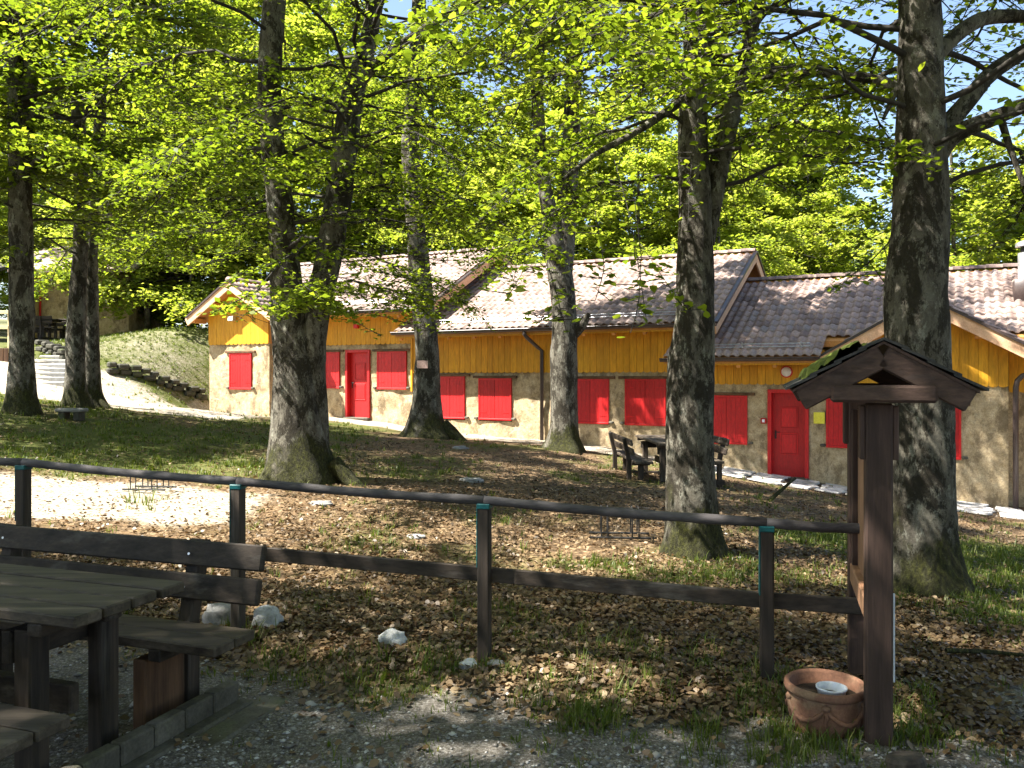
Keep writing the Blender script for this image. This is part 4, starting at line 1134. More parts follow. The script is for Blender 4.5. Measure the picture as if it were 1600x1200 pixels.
# rows behind the lodge
for u, y, k, s in ((430, 38, 0, 1.0), (520, 44, 2, 1.0), (600, 36, 1, 1.0), (680, 42, 0, 1.1), (745, 37, 3, 1.2), (800, 50, 0, .9), (860, 35, 1, .95), (930, 44, 0, 1.0), (1000, 33, 1, .9), (1060, 42, 2, .95),
                   (1130, 34, 3, 1.25), (1180, 40, 1, .9), (1235, 46, 0, .75), (1290, 36, 3, 1.0), (1360, 40, 3, 1.05), (1500, 31, 3, 1.25), (1560, 34, 1, .8), (1620, 30, 1, .8), (1690, 34, 0, .8),
                   (340, 54, 0, 1.0), (270, 36, 1, 1.0), (110, 54, 0, 1.0), (-60, 50, 0, 1.0), (230, 33.5, 3, 1.2), (300, 34, 3, 1.1), (330, 36, 3, 1.3),
                   (640, 60, 2, 1.15), (1110, 60, 0, 1.1), (1440, 52, 1, .9), (1540, 55, 1, 1.0), (-20, 66, 2, 1.2), (60, 52, 1, 1.0), (-20, 50, 3, 1.3), (205, 37.5, 3, 1.0), (120, 39, 3, 1.3), (250, 40, 1, .9), (-120, 44, 2, 1.0), (-160, 36, 0, 1), (420, 48, 1, 1.0), (560, 50, 0, 1.1), (1190, 41, 2, .95), (1265, 39, 0, .85), (1230, 60, 2, 1.1)):
    far_spot(u, y, k, s)
for x, y, k, s in ((-36, 30, 0, 1), (-42, 36, 2, 1), (-33, 38, 1, 1), (-46, 26, 2, 1), (-40, 22, 1, 1), (-50, 44, 0, 1.1), (-30, 46, 3, 1.2)): spots.append((x, y, k, s))
for x, y, k, s in spots:
    lab = ['bright green broadleaf tree in the sunlit wood behind the buildings', 'bright green broadleaf tree in the sunlit wood behind the buildings', 'bright green broadleaf tree in the sunlit wood behind the buildings', 'low bushy green understorey tree in the wood behind the buildings'][k]
    left = x / y < -.34; far = y > 49
    where = 'beyond the terrace and grassy bank' if left else 'close behind the tiled roofs of the lodge'
    if far: where = 'deep in the wood beyond the terrace' if left else 'deep in the wood behind the lodge'
    lab = ('low bushy green understorey tree ' if k == 3 else 'tall bright green broadleaf tree ') + where
    plant(FAR[k], x, y, rt.uniform(0, 6.28), s * rt.uniform(.92, 1.08), 'broadleaf_tree' if k < 3 else 'understorey_tree', lab, ('understorey' if k == 3 else 'broadleaf') + ' trees ' + where)
# unseen trees added to shade the clearing (trunks beyond the left edge and behind)
for k, (x, y, v, s) in enumerate(((-7.4, 2.2, 0, 1.0), (-5.6, -1.2, 1, 1.0), (-12.0, 1.6, 1, 1.0), (-14.2, 12.4, 1, .75), (-3.0, -4.5, 1, 1.0), (3.6, -3.2, 0, 1.0), (.4, -6.5, 0, 1.0), (7.5, -1.0, 1, 1.0))):
    plant(SHADE[v], x, y, k * 1.9, s, 'unseen_shade_tree', 'unseen tall broadleaf tree added beside the picnic clearing to shade it', 'unseen trees added for shade')

# spruces
def spruce(seed, H, R, n):
    rng = np.random.default_rng(seed)
    Q = np.stack([np.zeros(20), np.zeros(20), np.linspace(-.5, H, 20)], 1)
    V, Fq = bark_tube(Q, np.linspace(.17, .02, 20), 8, seed, .05)
    tm = big_mesh('trunk', V, Fq, None, True, 'bark_far')
    C = []; e0 = []; e1 = []
    for b in range(n):
        z = .8 + (H - 1) * (b / n) ** .85; L = R * (1 - z / (H + .4)) * rng.uniform(.7, 1.1) + .15
        az = b * 2.4 + rng.normal(0, .2)
        d = np.array([math.cos(az), math.sin(az), 0]); sd_ = np.array([-math.sin(az), math.cos(az), 0])
        p0 = np.array([0, 0, z]); e = p0 + d * L + np.array([0, 0, -.28 * L])
        e0.append(p0); e1.append(e)
        m = int(150 * L / R) + 30
        t = rng.uniform(.1, 1, m); lat = rng.normal(0, .22, m) * L * (1.1 - t)
        q = p0 + (e - p0) * t[:, None] + sd_ * lat[:, None]; q[:, 2] -= np.abs(lat) * .35 + rng.exponential(.12, m); C.append(q)
    BV, BF = many_tubes(np.array(e0), np.array(e1), np.full(n, .02), np.full(n, .006), 4)
    C = np.concatenate(C); LV, LF = leaf_quads(C, .19, rng, .9, .9)
    return tm, big_mesh('branches', BV, BF, None, True, 'bark_far'), big_mesh('crown', LV, LF, np.repeat(np.clip(rng.normal(.5, .25, len(C)), 0, 1), 4), False, 'needle')
SP = spruce(7, 13, 2.6, 150)
for k, (u, y, s) in enumerate(((1345, 33, .62), (1310, 44, .8), (1395, 47, .85), (960, 52, 1.15), (905, 40, .75), (1255, 52, .9), (1480, 42, .7))):
    x = (u - 800) / F * y
    o = plant(SP, x, y, k * 1.3, s, 'spruce_tree', 'dark green spruce with drooping branches among the broadleaf wood behind the lodge', 'spruces in the wood')

# ------------------------------------------------------------------ picnic sets
def picnic_set(name, label, origin, ax, ay, L, tw, bench_gap, seat_w, front_bench, kerb, wood, top_wood, th=.76, nplank=4, support='panel', round_end=False, sink=.0):
    """origin: ground point under the centre of the right/near table end; ax runs along the table away from that end, ay across"""
    ax = np.array([*ax, 0.0]); ay = np.array([*ay, 0.0]); az = np.array([0, 0, 1.0]); O = np.array(origin, float)
    root = thing(name, label, 'picnic table', O)
    A = (ax, ay, az)
    def P(l, c, z): return ax * l + ay * c + az * z
    pw = tw / nplank
    rr = random.Random(3)
    top = MB().box(P(L / 2, 0, th - .07), (L * .9, .09, .05), .005, A).build('table_top', wood, root)
    for l in (.2, L - .2): MB().box(P(l, 0, th - .07), (.07, tw * .96, .05), .005, A).build('batten', wood, top)
    for i in range(nplank):
        dl = rr.uniform(-.012, .012)
        MB().box(P(L / 2 + dl, -tw / 2 + pw * (i + .5), th - .022 + rr.uniform(-.002, .002)), (L, pw - .016, .045), .007, A).build('plank', top_wood, top)
    for l in (.33, L - .33):
        for c in (-tw * .30, tw * .30):
            MB().box(P(l, c, (th - .1) / 2 - .04 - sink), (.085, .095, th - .1 + .08), .006, A).build('leg', wood, root)
        MB().box(P(l + .07, 0, th - .17), (.05, tw * .8, .13), .006, A).build('crossbeam', wood, root)
    MB().box(P(L / 2, 0, th * .42), (L - .6, .05, .12), .006, A).build('stretcher', wood, root)
    for sg in ((1, -1) if front_bench else (1,)):
        c0 = sg * (tw / 2 + bench_gap)
        sw = seat_w / 2
        seat = MB().box(P(L / 2, c0 + sg * seat_w / 2, .385), (L * .9, .08, .045), .005, A).build('bench_seat', wood, root)
        for l in (.24, L - .24): MB().box(P(l, c0 + sg * seat_w / 2, .38), (.07, seat_w, .055), .005, A).build('batten', wood, seat)
        for i in range(2):
            MB().box(P(L / 2 - .03, c0 + sg * sw * (i + .5), .45 - .022), (L + .12, sw - .01, .045), .006, A).build('plank', top_wood, seat)
        bl = math.radians(13)
        up = az * math.cos(bl) + ay * sg * math.sin(bl); nb = ay * sg * math.cos(bl) - az * math.sin(bl)
        cb = c0 + sg * (seat_w + .05)
        for l in (.33, L - .33):
            MB().box(P(l, c0 + sg * (seat_w * .45), .17 - sink), (.09 if support == 'post' else .075, .09 if support == 'post' else .26, .36), .006, A).build('bench_leg', 'brown_wood' if support == 'panel' else wood, root)
            q0 = P(l, cb, -.05 - sink); 
            MB().box(P(l, cb - sg * .02, .2 - sink), (.08, .08, .5), .006, A).build('bench_post', wood, root)
            b0 = P(l, cb - sg * .02, .43); MB().box(b0 + up * .20, (.08, .07, .42), .006, (ax, nb, up)).build('back_post', wood, root)
        back = None
        for i, h in enumerate((.19, .35)):
            ctr = P(L / 2 - .03, cb - sg * .065, .43) + up * h
            m = MB().box(ctr, (L + .12, .04, .125), .03 if round_end else .008, (ax, nb, up))
            m.build('back_rail', wood, root)
            for l in (.33, L - .33):
                q = P(l, cb - sg * .09, .43) + up * h
                MB().tube([q + nb * (-.004 * 1), q - nb * .006], .0065, 8).build('bolt', 'zinc', root)
    full = tw / 2 + bench_gap + seat_w + .12
    for l in (.33, L - .33):
        if not kerb: MB().box(P(l, 0, .03 - sink), (.09, 2 * full, .09), .008, A).build('ground_beam', wood, root)
    if kerb:
        l = .14; c = -full + .1
        kb = MB().box(P(l, .12, .0), (.16, 2 * full - .1, .06), .01, A).build('footing', 'concrete', root)
        while c < full - .1:
            MB().box(P(l + .02, c + .095, .075), (.07, .185, .10), .008, A).build('sett', 'concrete', root); c += .192
        MB().box(P(l - .14, .5, -.002), (.16, .95, .03), .01, A).build('slab', 'concrete', root)
    return root
# near set: right end corners of its table top
a_ = math.radians(-19.2)
axn = (-math.cos(a_), -math.sin(a_)); ayn = (-math.sin(a_), math.cos(a_))
C1 = np.array([-1.62, 3.06]); ce = C1 + np.array(ayn) * .2965
picnic_set('picnic_table', 'dark weathered picnic table with backrest benches beside the rail fence', (ce[0], ce[1], 0.0), axn, ayn, 1.9, .593, .08, .30, True, True, 'dark_wood', 'grey_wood')
# far set by the lodge
gz = -.27
picnic_set('picnic_table', 'brown picnic table with backrest benches standing under the red shutters of the lodge', (2.9, 14.45, gz), (-.05, 1.0), (1.0, .05), 2.1, .72, .10, .32, True, False, 'dark_wood', 'grey_wood', support='post', round_end=True, sink=.0)

# ------------------------------------------------------------------ rail fence
us = [(37, 6.6), (372, 6.18), (757, 5.75), (1198, 5.32)]
sclr = F / 1537.0
posts = [((u - 800) / F * z * sclr, z * sclr) for u, z in us]
fb = posts[1]
fence = thing('rail_fence', 'low dark timber fence with one round top rail and one board rail', 'fence', (fb[0], fb[1], g(*fb)))
tops = {37: 727, 372: 757, 757: 787, 1198: 822}
top_pts = []
dvec = np.array([posts[3][0] - posts[0][0], posts[3][1] - posts[0][1]]); dvec /= np.linalg.norm(dvec)
nvec = np.array([-dvec[1], dvec[0]])
for (u, _), (x, y) in zip(us, posts):
    zt = HC - (tops[u] - V0) / F * y; top_pts.append((x, y, zt))
ext0 = (posts[0][0] - dvec[0] * 1.61, posts[0][1] - dvec[1] * 1.61, top_pts[0][2] + .03)
allp = [ext0] + top_pts
bt0 = W(1198, 942, posts[3][1])[2]
for i, (x, y, zt) in enumerate(allp):
    zg = g(x, y)
    A = (np.array([*dvec, 0]), np.array([*nvec, 0]), np.array([0, 0, 1.0]))
    po = MB().box((x, y, (zt - .02 + zg - .3) / 2), (.072, .072, zt - .02 - zg + .3), .008, A).build('post', 'dark_wood', fence, True)
    mb = MB()
    p = np.array([x, y, 0]) - A[0] * .038
    mb.box((p[0], p[1], zt - .19), (.006, .066, .36), .001, A); 
    mb.build('teal_strip', 'teal_tone', po, False)  # thin teal strip on one side of the post top
    for v_ in po.children: v_.location = (0, 0, 0)
    mbm = po.children[0]
    L0 = np.array(fence.location)
    for vt in mbm.data.vertices: vt.co = Vector(np.array(vt.co) - L0)
    cp = MB().box((x, y, zt - .012), (.078, .078, .03), .004, A).build('post_cap', 'teal_tone', fence, True)
far_end = np.array(posts[3]) + dvec * .56
ends = allp + [(far_end[0], far_end[1], top_pts[3][2] - .01)]
for i in range(len(ends) - 1):
    a, b = np.array(ends[i]), np.array(ends[i + 1])
    n = 10; pts = [a + (b - a) * k / n + np.array([0, 0, .02 - .010 * math.sin(math.pi * k / n)]) for k in range(n + 1)]
    m = MB(); m.sm = True
    m.tube(pts, [.027 + .002 * math.sin(k * 2.1 + i) for k in range(n + 1)], 12).build('top_rail', 'rail_wood', fence, True)
    lo0 = .555; 
    za = HC - ((867 - V0) / F * posts[1][1]) if i <= 1 else None
def low_z(u, y): return W(u, {0: 832, 400: 866, 745: 900, 1180: 940, 1325: 953}.get(u, 900), y)[2]
lows = []
for (x, y, zt) in ends:
    u = 800 + F * x / y; v = np.interp(u, [-300, 0, 400, 745, 1180, 1325], [790, 832, 867, 899, 940, 953]); lows.append(np.array([x, y, HC - (v - V0) / F * y]))
for i in range(len(lows) - 1):
    a = lows[i] + np.array([*nvec, 0]) * .05; b = lows[i + 1] + np.array([*nvec, 0]) * .05
    MB().bar(a, b, .03, .085, (0, 0, 1), .005, -.004).build('board_rail', 'dark_wood', fence, True)

# ------------------------------------------------------------------ roofed notice board
nb_, fb_ = np.array([1.637, 3.72]), np.array([1.905, 4.57])
bd = (fb_ - nb_); bl_ = np.linalg.norm(bd); bd /= bl_; bn = np.array([bd[1], -bd[0]])      # bn points right
board = thing('notice_board', 'brown timber notice board seen edge-on under a small mossy gable roof', 'notice board', (nb_[0], nb_[1], g(*nb_)))
A = (np.array([*bn, 0]), np.array([*bd, 0]), np.array([0, 0, 1.0]))
def Bp(c, l, z): q = nb_ + bn * c + bd * l; return np.array([q[0], q[1], z])
for l in (0, bl_):
    po = MB().box(Bp(0, l, .72), (.112, .105, 1.62), .008, A).build('post', 'board_wood', board, True)
    for sg in (-1, 1):
        MB().box(Bp(sg * .068, l, 1.40), (.024, .085, .24), .004, A).build('brace', 'board_wood', board, True)
for sg in (0,):
    MB().box(Bp(0.0, bl_ / 2, 1.05), (.03, bl_ - .1, .84), .004, A).build('panel', 'panel_wood', board, True)
    MB().box(Bp(-.02, bl_ / 2, .585), (.06, bl_ - .1, .10), .006, A).build('lower_rail', 'panel_wood', board, True)
    MB().box(Bp(-.028, .115, 1.05), (.03, .05, .84), .004, A).build('panel_frame', 'board_wood', board, True)
    MB().box(Bp(-.028, bl_ - .09, 1.05), (.03, .05, .84), .004, A).build('panel_frame', 'board_wood', board, True)
MB().box(Bp(.072, .06, .47), (.008, .012, .40), .001, A).build('white_strip', 'white_plastic', board, True)
hw_, zr_, tn_ = .365, 1.812, .57
r0_, r1_ = -.20, bl_ + .22
for sg in (-1, 1):
    for l in (r0_ + .03, r1_ - .03):
        a = Bp(sg * (hw_ - .03), l, zr_ - tn_ * (hw_ - .03) - .075); b = Bp(0, l, zr_ - .075)
        MB().bar(a, b, .045, .10, (0, 0, 1), .006).build('rafter', 'board_wood', board, True)
    # shingles in courses
    Lr = r1_ - r0_; cs_ = 1 / math.hypot(1, tn_)
    MB().prism([Bp(0, r0_, zr_ - .012), Bp(sg * hw_, r0_, zr_ - tn_ * hw_ - .012), Bp(sg * hw_, r1_, zr_ - tn_ * hw_ - .012), Bp(0, r1_, zr_ - .012)], (0, 0, -.012)).build('roof_deck', 'board_wood', board, True)
    n_c = 4; n_s = 8
    for j in range(n_c):
        for i in range(n_s):
            c0 = hw_ + .03 - (hw_ + .03) * j / n_c; c1 = max(0.0, c0 - (hw_ + .03) / n_c - .03)
            l0 = r0_ - .012 + (Lr + .024) * i / n_s; l1 = l0 + (Lr + .024) / n_s - .004
            lift = .014 + .003 * ((i * 7 + j * 3) % 4) / 3
            q = [Bp(sg * c0, l0, zr_ - tn_ * c0 + lift), Bp(sg * c0, l1, zr_ - tn_ * c0 + lift), Bp(sg * c1, l1, zr_ - tn_ * c1 + .004), Bp(sg * c1, l0, zr_ - tn_ * c1 + .004)]
            MB().prism(q if sg < 0 else q[::-1], (0, 0, -.012)).build('shingle', 'slate', board, True)
for l in (r0_ + .035, bl_):
    MB().box(Bp(.0, l + .0, 1.575), (.42, .075, .075), .012, A).build('tie_beam', 'board_wood', board, True)
# moss cushions on the left slope
rgm = np.random.default_rng(3)
n1, n2 = 22, 30
cc = np.linspace(.06, hw_ - .04, n1); ll = np.linspace(r0_ + .0, r1_ - .05, n2)
Cg, Lg = np.meshgrid(cc, ll)
den = fbm(Cg * 9, Lg * 7, 5, 4); hh = np.clip((den - .38) * .2, -.02, .035)
hh = np.where((Cg < .09) | (Cg > hw_ - .06), hh * .3 - .006, hh) + rgm.normal(0, .004, Cg.shape)
V = np.array([Bp(-c, l, zr_ - tn_ * c + .012 + h) - np.array(board.location) for c, l, h in zip(Cg.ravel(), Lg.ravel(), hh.ravel())])
ix = np.arange(n1 * n2).reshape(n2, n1)
Fq = np.stack([ix[:-1, :-1], ix[1:, :-1], ix[1:, 1:], ix[:-1, 1:]], -1).reshape(-1, 4)
link('moss', big_mesh('moss', V, Fq, None, True, 'moss'), board)
# ------------------------------------------------------------------ terracotta pot, plastic pot, log stub, stones
p = gp(1288, 1150); p = np.array([(1290 - 800) / F * 3.92, 3.92, 0]); p[2] = gs(p[0], p[1])
POTZ = .82
pot = thing('flower_pot', 'round terracotta pot with swag relief standing at the notice board post', 'flower pot', p)
def prad(z): return .146 + .022 * math.sin(min(z / .21, 1) * math.pi * .62)
prof = [(.142, 0)] + [(prad(.21 * q), .21 * q) for q in np.linspace(.04, 1, 22)] + [(.160, .212), (.172, .215), (.184, .222), (.188, .235), (.186, .258), (.178, .266), (.166, .264), (.160, .25), (.152, .19), (.02, .185)]
m = MB(); m.sm = True; m.lathe(prof, (0, 0, -.015), 64); m.build('body', 'terracotta', pot)
for k in range(5):
    a0 = -math.pi / 2 - .35 + k * 2 * math.pi / 5; pts = []; rad = []
    for q in np.linspace(0, 1, 13):
        a = a0 + q * 2 * math.pi / 5; z = .165 - .085 * (1 - (2 * q - 1) ** 2); r = prad(z + .015) + .002
        pts.append((r * math.cos(a), r * math.sin(a), z)); rad.append(.008 + .008 * (1 - (2 * q - 1) ** 2) + .002 * math.sin(q * 40))
    m = MB(); m.sm = True; m.tube(pts, rad, 8); m.build('swag', 'terracotta', pot)
    r = prad(.18); m = MB(); m.sm = True
    m.tube([((r - .004 + d) * math.cos(a0), (r - .004 + d) * math.sin(a0), .168) for d in (0, .012, .018, .021)], [.022, .021, .013, .003], 12); m.build('rosette', 'terracotta', pot)
    m = MB(); m.sm = True; m.tube([(prad(z + .015) * math.cos(a0 + w_) + 0, prad(z + .015) * math.sin(a0 + w_), z) for z, w_ in ((.15, 0), (.12, .03), (.09, -.03), (.06, .02), (.04, 0))], [.010, .012, .010, .011, .004], 8); m.build('ribbon', 'terracotta', pot)
m = MB(); m.lathe([(.154, .176), (.05, .186), (.005, .19)], (0, 0, 0), 24); m.build('soil', 'soil', pot)
wp = MB(); wp.sm = True
wp.lathe([(.050, 0), (.066, .075), (.070, .078), (.070, .086), (.064, .086), (.050, .015), (.002, .012)], (0, 0, 0), 28)
w_ = wp.build('plastic_pot', 'white_plastic'); w_.location = (p[0] + .02, p[1] - .02, p[2] + .104)
pot.scale = (1, 1, POTZ)
tag(w_, 'small white plastic pot sitting inside the terracotta pot', 'pot')

q = np.array([(1418 - 800) / F * 3.45, 3.45]); lg = MB(); lg.sm = False
lz = gs(q[0], q[1])
lg.tube([(0, .0, -.2), (0, 0, .045), (-.0, 0, .058)], [.078, .078, .070], 24)
st = lg.build('log_stub', 'grey_wood'); st.location = (q[0], q[1], lz); st.rotation_euler = (math.radians(-9), math.radians(-8), 0)
tag(st, 'short weathered round log stub set in the ground near the notice board', 'log')

def rock(name, label, u, v, wpx, hpx, seed, mat, cat='stone', sy=.8, sinkf=.34, group=None):
    P = gp(u, v); y = P[1]; rw = wpx / 2 * y / F; rh = hpx / (1 - sinkf) * y / F / 2
    rg = np.random.default_rng(seed)
    nu, nv_ = 18, 12; V = []; Fq = []
    for i in range(nv_ + 1):
        th = math.pi * i / nv_
        for j in range(nu):
            a = 2 * math.pi * j / nu
            d = np.array([math.sin(th) * math.cos(a), math.sin(th) * math.sin(a), math.cos(th)])
            k = 1 + .38 * (fbm(np.array(d[0] * 1.6 + 5 + seed), np.array(d[1] * 1.6 + d[2] * 2.1 + seed * 3), seed, 4) - .5) * 2
            dq = np.sign(d) * np.abs(d) ** .8
            V.append((dq[0] * rw * k, dq[1] * rw * sy * k, dq[2] * rh * k))
    for i in range(nv_):
        for j in range(nu):
            Fq.append((i * nu + j, (i + 1) * nu + j, (i + 1) * nu + (j + 1) % nu, i * nu + (j + 1) % nu))
    o = link(name, big_mesh(name, np.array(V), np.array(Fq), None, True, mat))
    o.location = (P[0], y, float(gs(P[0], y)) + rh * (1 - 2 * sinkf)); o.rotation_euler = (0, 0, rg.uniform(0, .6))
    tag(o, label, cat, group); return o
rock('boulder', 'smooth grey boulder lying behind the bench beside a fence post', 348, 980, 58, 32, 2, 'rock_grey')
rock('boulder', 'rough white angular rock by the fence post behind the bench', 418, 980, 46, 30, 5, 'rock_white')
rock('boulder', 'small flat white rock lying alone on the gravel edge', 613, 1010, 46, 22, 9, 'rock_white')
rock('boulder', 'pale stone packed against one side of a fence post foot', 733, 1043, 32, 14, 12, 'rock_white', group='stones packed at a fence post')
rock('boulder', 'low pale stone in the grass tuft at a fence post foot', 776, 1045, 26, 11, 14, 'rock_grey', group='stones packed at a fence post')
for k, (u, v, wp_, hp) in enumerate(((735, 752, 40, 6), (720, 700, 26, 5), (500, 790, 40, 5), (650, 838, 30, 4), (655, 665, 36, 5))):
    rock('flat_stone', 'flat pale stone half sunk between the fence and the twin-stemmed beech' if v > 780 else 'flat pale stone half sunk in litter near the lodge path', u, v, wp_, hp, 30 + k, 'rock_grey', 'stone', .9, .45, 'flat stones by the fence' if v > 780 else 'flat stones near the lodge path')

# stone slab seat and log by the left trees
P = gp(112, 655)
sl = thing('stone_slab', 'low pale stone slab bench lying on the grass by the slim beeches', 'bench', (P[0], P[1], g(P[0], P[1])))
m = MB().box((0, 0, .17), (.5, .3, .07), .02); m.build('top', 'rock_grey', sl)
for sx in (-.14, .14): MB().box((sx, 0, .05), (.12, .24, .18), .02).build('foot', 'rock_dark', sl)

# ------------------------------------------------------------------ bicycle racks
def bike_rack(label, u, v, ln, rz, n, h=.32):
    P = gp(u, v)
    r = thing('bicycle_rack', label, 'bicycle rack', (P[0], P[1], float(gs(P[0], P[1]))), rz)
    for y in (-.14, .14): MB().tube([(-ln / 2, y, .03), (ln / 2, y, .03)], .012, 8).build('base_bar', 'black_metal', r)
    MB().tube([(-ln / 2, 0, h), (ln / 2, 0, h)], .006, 8).build('top_bar', 'black_metal', r)
    for k in range(n):
        x = -ln / 2 + ln * (k + .5) / n
        for dx in (-.035, .035):
            MB().tube([(x + dx, -.14, .03), (x + dx, -.14, h), (x + dx, .0, h + .02), (x + dx, .14, h), (x + dx, .14, .03)], .008, 6).build('hoop', 'black_metal', r)
    return r
bike_rack('black wire bicycle rack on the grass beside the gnarled grey beech', 968, 842, .66, -.08, 2, .33)
bike_rack('low black wire bicycle rack at the edge of the bare sunlit ground', 234, 770, .55, -.1, 2, .22)

# ------------------------------------------------------------------ fallen branches
def stick(label, pts, r0, r1, lift=.0, mat='bark_far'):
    Q = [np.array(p_, float) for p_ in pts]
    b = Q[0].copy()
    Qs, r = resample([p_ - b for p_ in Q], np.linspace(r0, r1, len(Q)), .06)
    V, Fq = bark_tube(Qs, r, 8, int(abs(b[0]) * 10), .1)
    o = link('fallen_branch', big_mesh('fallen_branch', V, Fq, None, True, mat)); o.location = tuple(b)
    return tag(o, label, 'branch')
a = gp(1205, 782); b = gp(1225, 770)
Yb = a[1]
stick('bare stick propped up on the flagstones before the red door', [a + [0, 0, .02], W(1220, 766, Yb), W(1243, 747, Yb + .05)], .035, .022, mat='bark')
a, b, c = gp(1420, 1085), gp(1460, 1094), gp(1535, 1101)
stick('thin curved twig on the gravel beside the notice board', [a + [0, 0, .01], b + [0, 0, .012], c + [0, 0, .01]], .012, .006)
a, b, c = gp(1478, 1024), gp(1540, 1026), gp(1610, 1032)
stick('long thin fallen branch on the leaf litter below the stout beech', [a + [0, 0, .015], b + [0, 0, .02], c + [0, 0, .015]], .016, .012)

# ------------------------------------------------------------------ signs
def plate(name, label, cat, c, wd, h, nrm, mat, th=.012):
    n = np.array([*nrm, 0.0]); n /= np.linalg.norm(n); s = np.array([-n[1], n[0], 0]); 
    o = MB().box((0, 0, 0), (wd, th, h), .002, (s, n, np.array([0, 0, 1.0]))).build(name, mat)
    o.location = tuple(c); return tag(o, label, cat)
y2 = 20.8 - .36
plate('tree_plaque', 'pinkish rectangular plaque fixed to the straight beech trunk', 'sign', W(660, 569.5, y2), 17 * y2 / F, 12 * y2 / F, (0, -1), 'plaque')
y4 = 8.45 - .02
plate('tree_sign', 'narrow lime yellow sign on the side of the gnarled grey beech', 'sign', W(1113, 636, y4), .12, .2, (1, -.35), 'lime_sign')
ax_, ay_ = facade(s_of(1280, -.06), -.06); 
plate('wall_notice', 'small yellow notice on the stone wall right of the red door', 'sign', (ax_, ay_, z_of(1280, 653, -.06)), .24, .26, (-BX, -BY), 'yellow_sign', .03)
ax_, ay_ = facade(s_of(1193, -.07), -.07)
al = thing('alarm_box', 'small red call point box on the wall beside the red door', 'alarm box', (ax_, ay_, z_of(1193, 657.5, -.07)), -PHI)
MB().box((0, 0.02, 0), (.13, .08, .13), .01).build('housing', 'red_paint', al)
MB().box((0, -.024, 0), (.06, .01, .07), .002).build('button_plate', 'white_plastic', al)

# ------------------------------------------------------------------ steps, terrace, small stone house on the left
Sx0, Sx1 = W(20, 0, 24.6)[0], W(118, 0, 24.6)[0]
steps = thing('stone_steps', 'pale stone steps climbing the grassy bank to the terrace', 'steps', ((Sx0 + Sx1) / 2, 24.0, 1.3))
n_st = 8
for k in range(n_st):
    zt = 1.50 + .135 * k; y = 24.0 + .36 * k
    wdt = (Sx1 - Sx0) - .16 * k
    MB().box((-.10 * k, y - 24.0 + .25, zt - 1.3 - .20), (wdt, .5, .40), .03).build('step', 'terrace_stone', steps)
def low_wall(label, pts, h, seed):
    """dry stone wall of single stones along a line"""
    b = np.array(pts[0], float); root = thing('stone_wall', label, 'wall', (b[0], b[1], g(b[0], b[1])))
    rg = random.Random(seed)
    P = np.array(pts, float); d = np.concatenate([[0], np.cumsum(np.linalg.norm(np.diff(P, axis=0), axis=1))])
    base = None
    for row in range(int(h / .19)):
        l = rg.uniform(0, .1)
        while l < d[-1]:
            wd = rg.uniform(.22, .42); x = np.interp(l + wd / 2, d, P[:, 0]); y = np.interp(l + wd / 2, d, P[:, 1])
            z = float(g(x, y)) + .19 * row + .05
            i = min(np.searchsorted(d, l + wd / 2), len(P) - 1); t = P[i] - P[i - 1]; t /= np.linalg.norm(t)
            A_ = (np.array([t[0], t[1], 0]), np.array([-t[1], t[0], 0]), np.array([0, 0, 1.0]))
            MB().box(np.array([x, y, z]) + np.array([0, 0, rg.uniform(-.015, .015)]), (wd - .02, .34 + rg.uniform(-.08, .08), .19 - .015), .045, A_).build('stone', 'rock_dark', root, True)
            l += wd
    return root
low_wall('low dry stone wall shoring the shaded foot of the grassy bank', [(-14.6 + 1.9, 25.9), (-12.0, 26.4), (-11.2, 27.0), (-10.4, 27.9)], .40, 5)
low_wall('short dry stone wall flanking the top of the steps', [W(62, 0, 27)[[0, 1]], W(85, 0, 26.6)[[0, 1]], W(103, 0, 26.2)[[0, 1]]], .4, 8)
hx0, hx1, hy = W(48, 0, 33)[0], W(201, 0, 33)[0], 33.0
hz = float(g((hx0 + hx1) / 2, hy)) 
house = thing('stone_house', 'small pale stone house on the terrace behind the slim beeches', 'building', ((hx0 + hx1) / 2, hy, hz - .2))
hw2 = (hx1 - hx0) / 2
MB().prism([(-hw2, 0, -.6), (hw2, 0, -.6), (hw2, 0, 2.9), (-hw2, 0, 2.9)], (0, 3.5, 0)).build('wall', 'stone', house)
MB().prism([(-hw2 - .5, -.7, 2.75), (-hw2 - .5, 1.75, 4.0), (-hw2 - .5, 4.2, 2.75), (-hw2 - .5, 4.2, 2.87), (-hw2 - .5, 1.75, 4.14), (-hw2 - .5, -.7, 2.87)], (2 * hw2 + 1, 0, 0)).build('roof', 'tile', house)
MB().prism([(-hw2, 1.0, 2.9), (-hw2, 1.75, 3.9), (-hw2, 2.5, 2.9)], (2 * hw2, 0, 0)).build('gable', 'stone', house)
m = MB(); m.tube([(-hw2 + .42, -.08, 2.7), (-hw2 + .42, -.08, .1)], .04, 8); m.build('downpipe', 'red_paint', house)
MB().box((-hw2 + .12, -.25, .9), (.5, .5, 3.0), .03).build('pillar', 'stone', house)
picnic_set('picnic_table', 'dark picnic table on the terrace before the small stone house', (W(96, 0, 31.2)[0], 31.2, float(g(W(96, 0, 31.2)[0], 31.2)) - .02), (-1.0, 0.0), (0.0, -1.0), 1.5, .7, .1, .3, True, False, 'dark_wood', 'dark_wood', support='post')
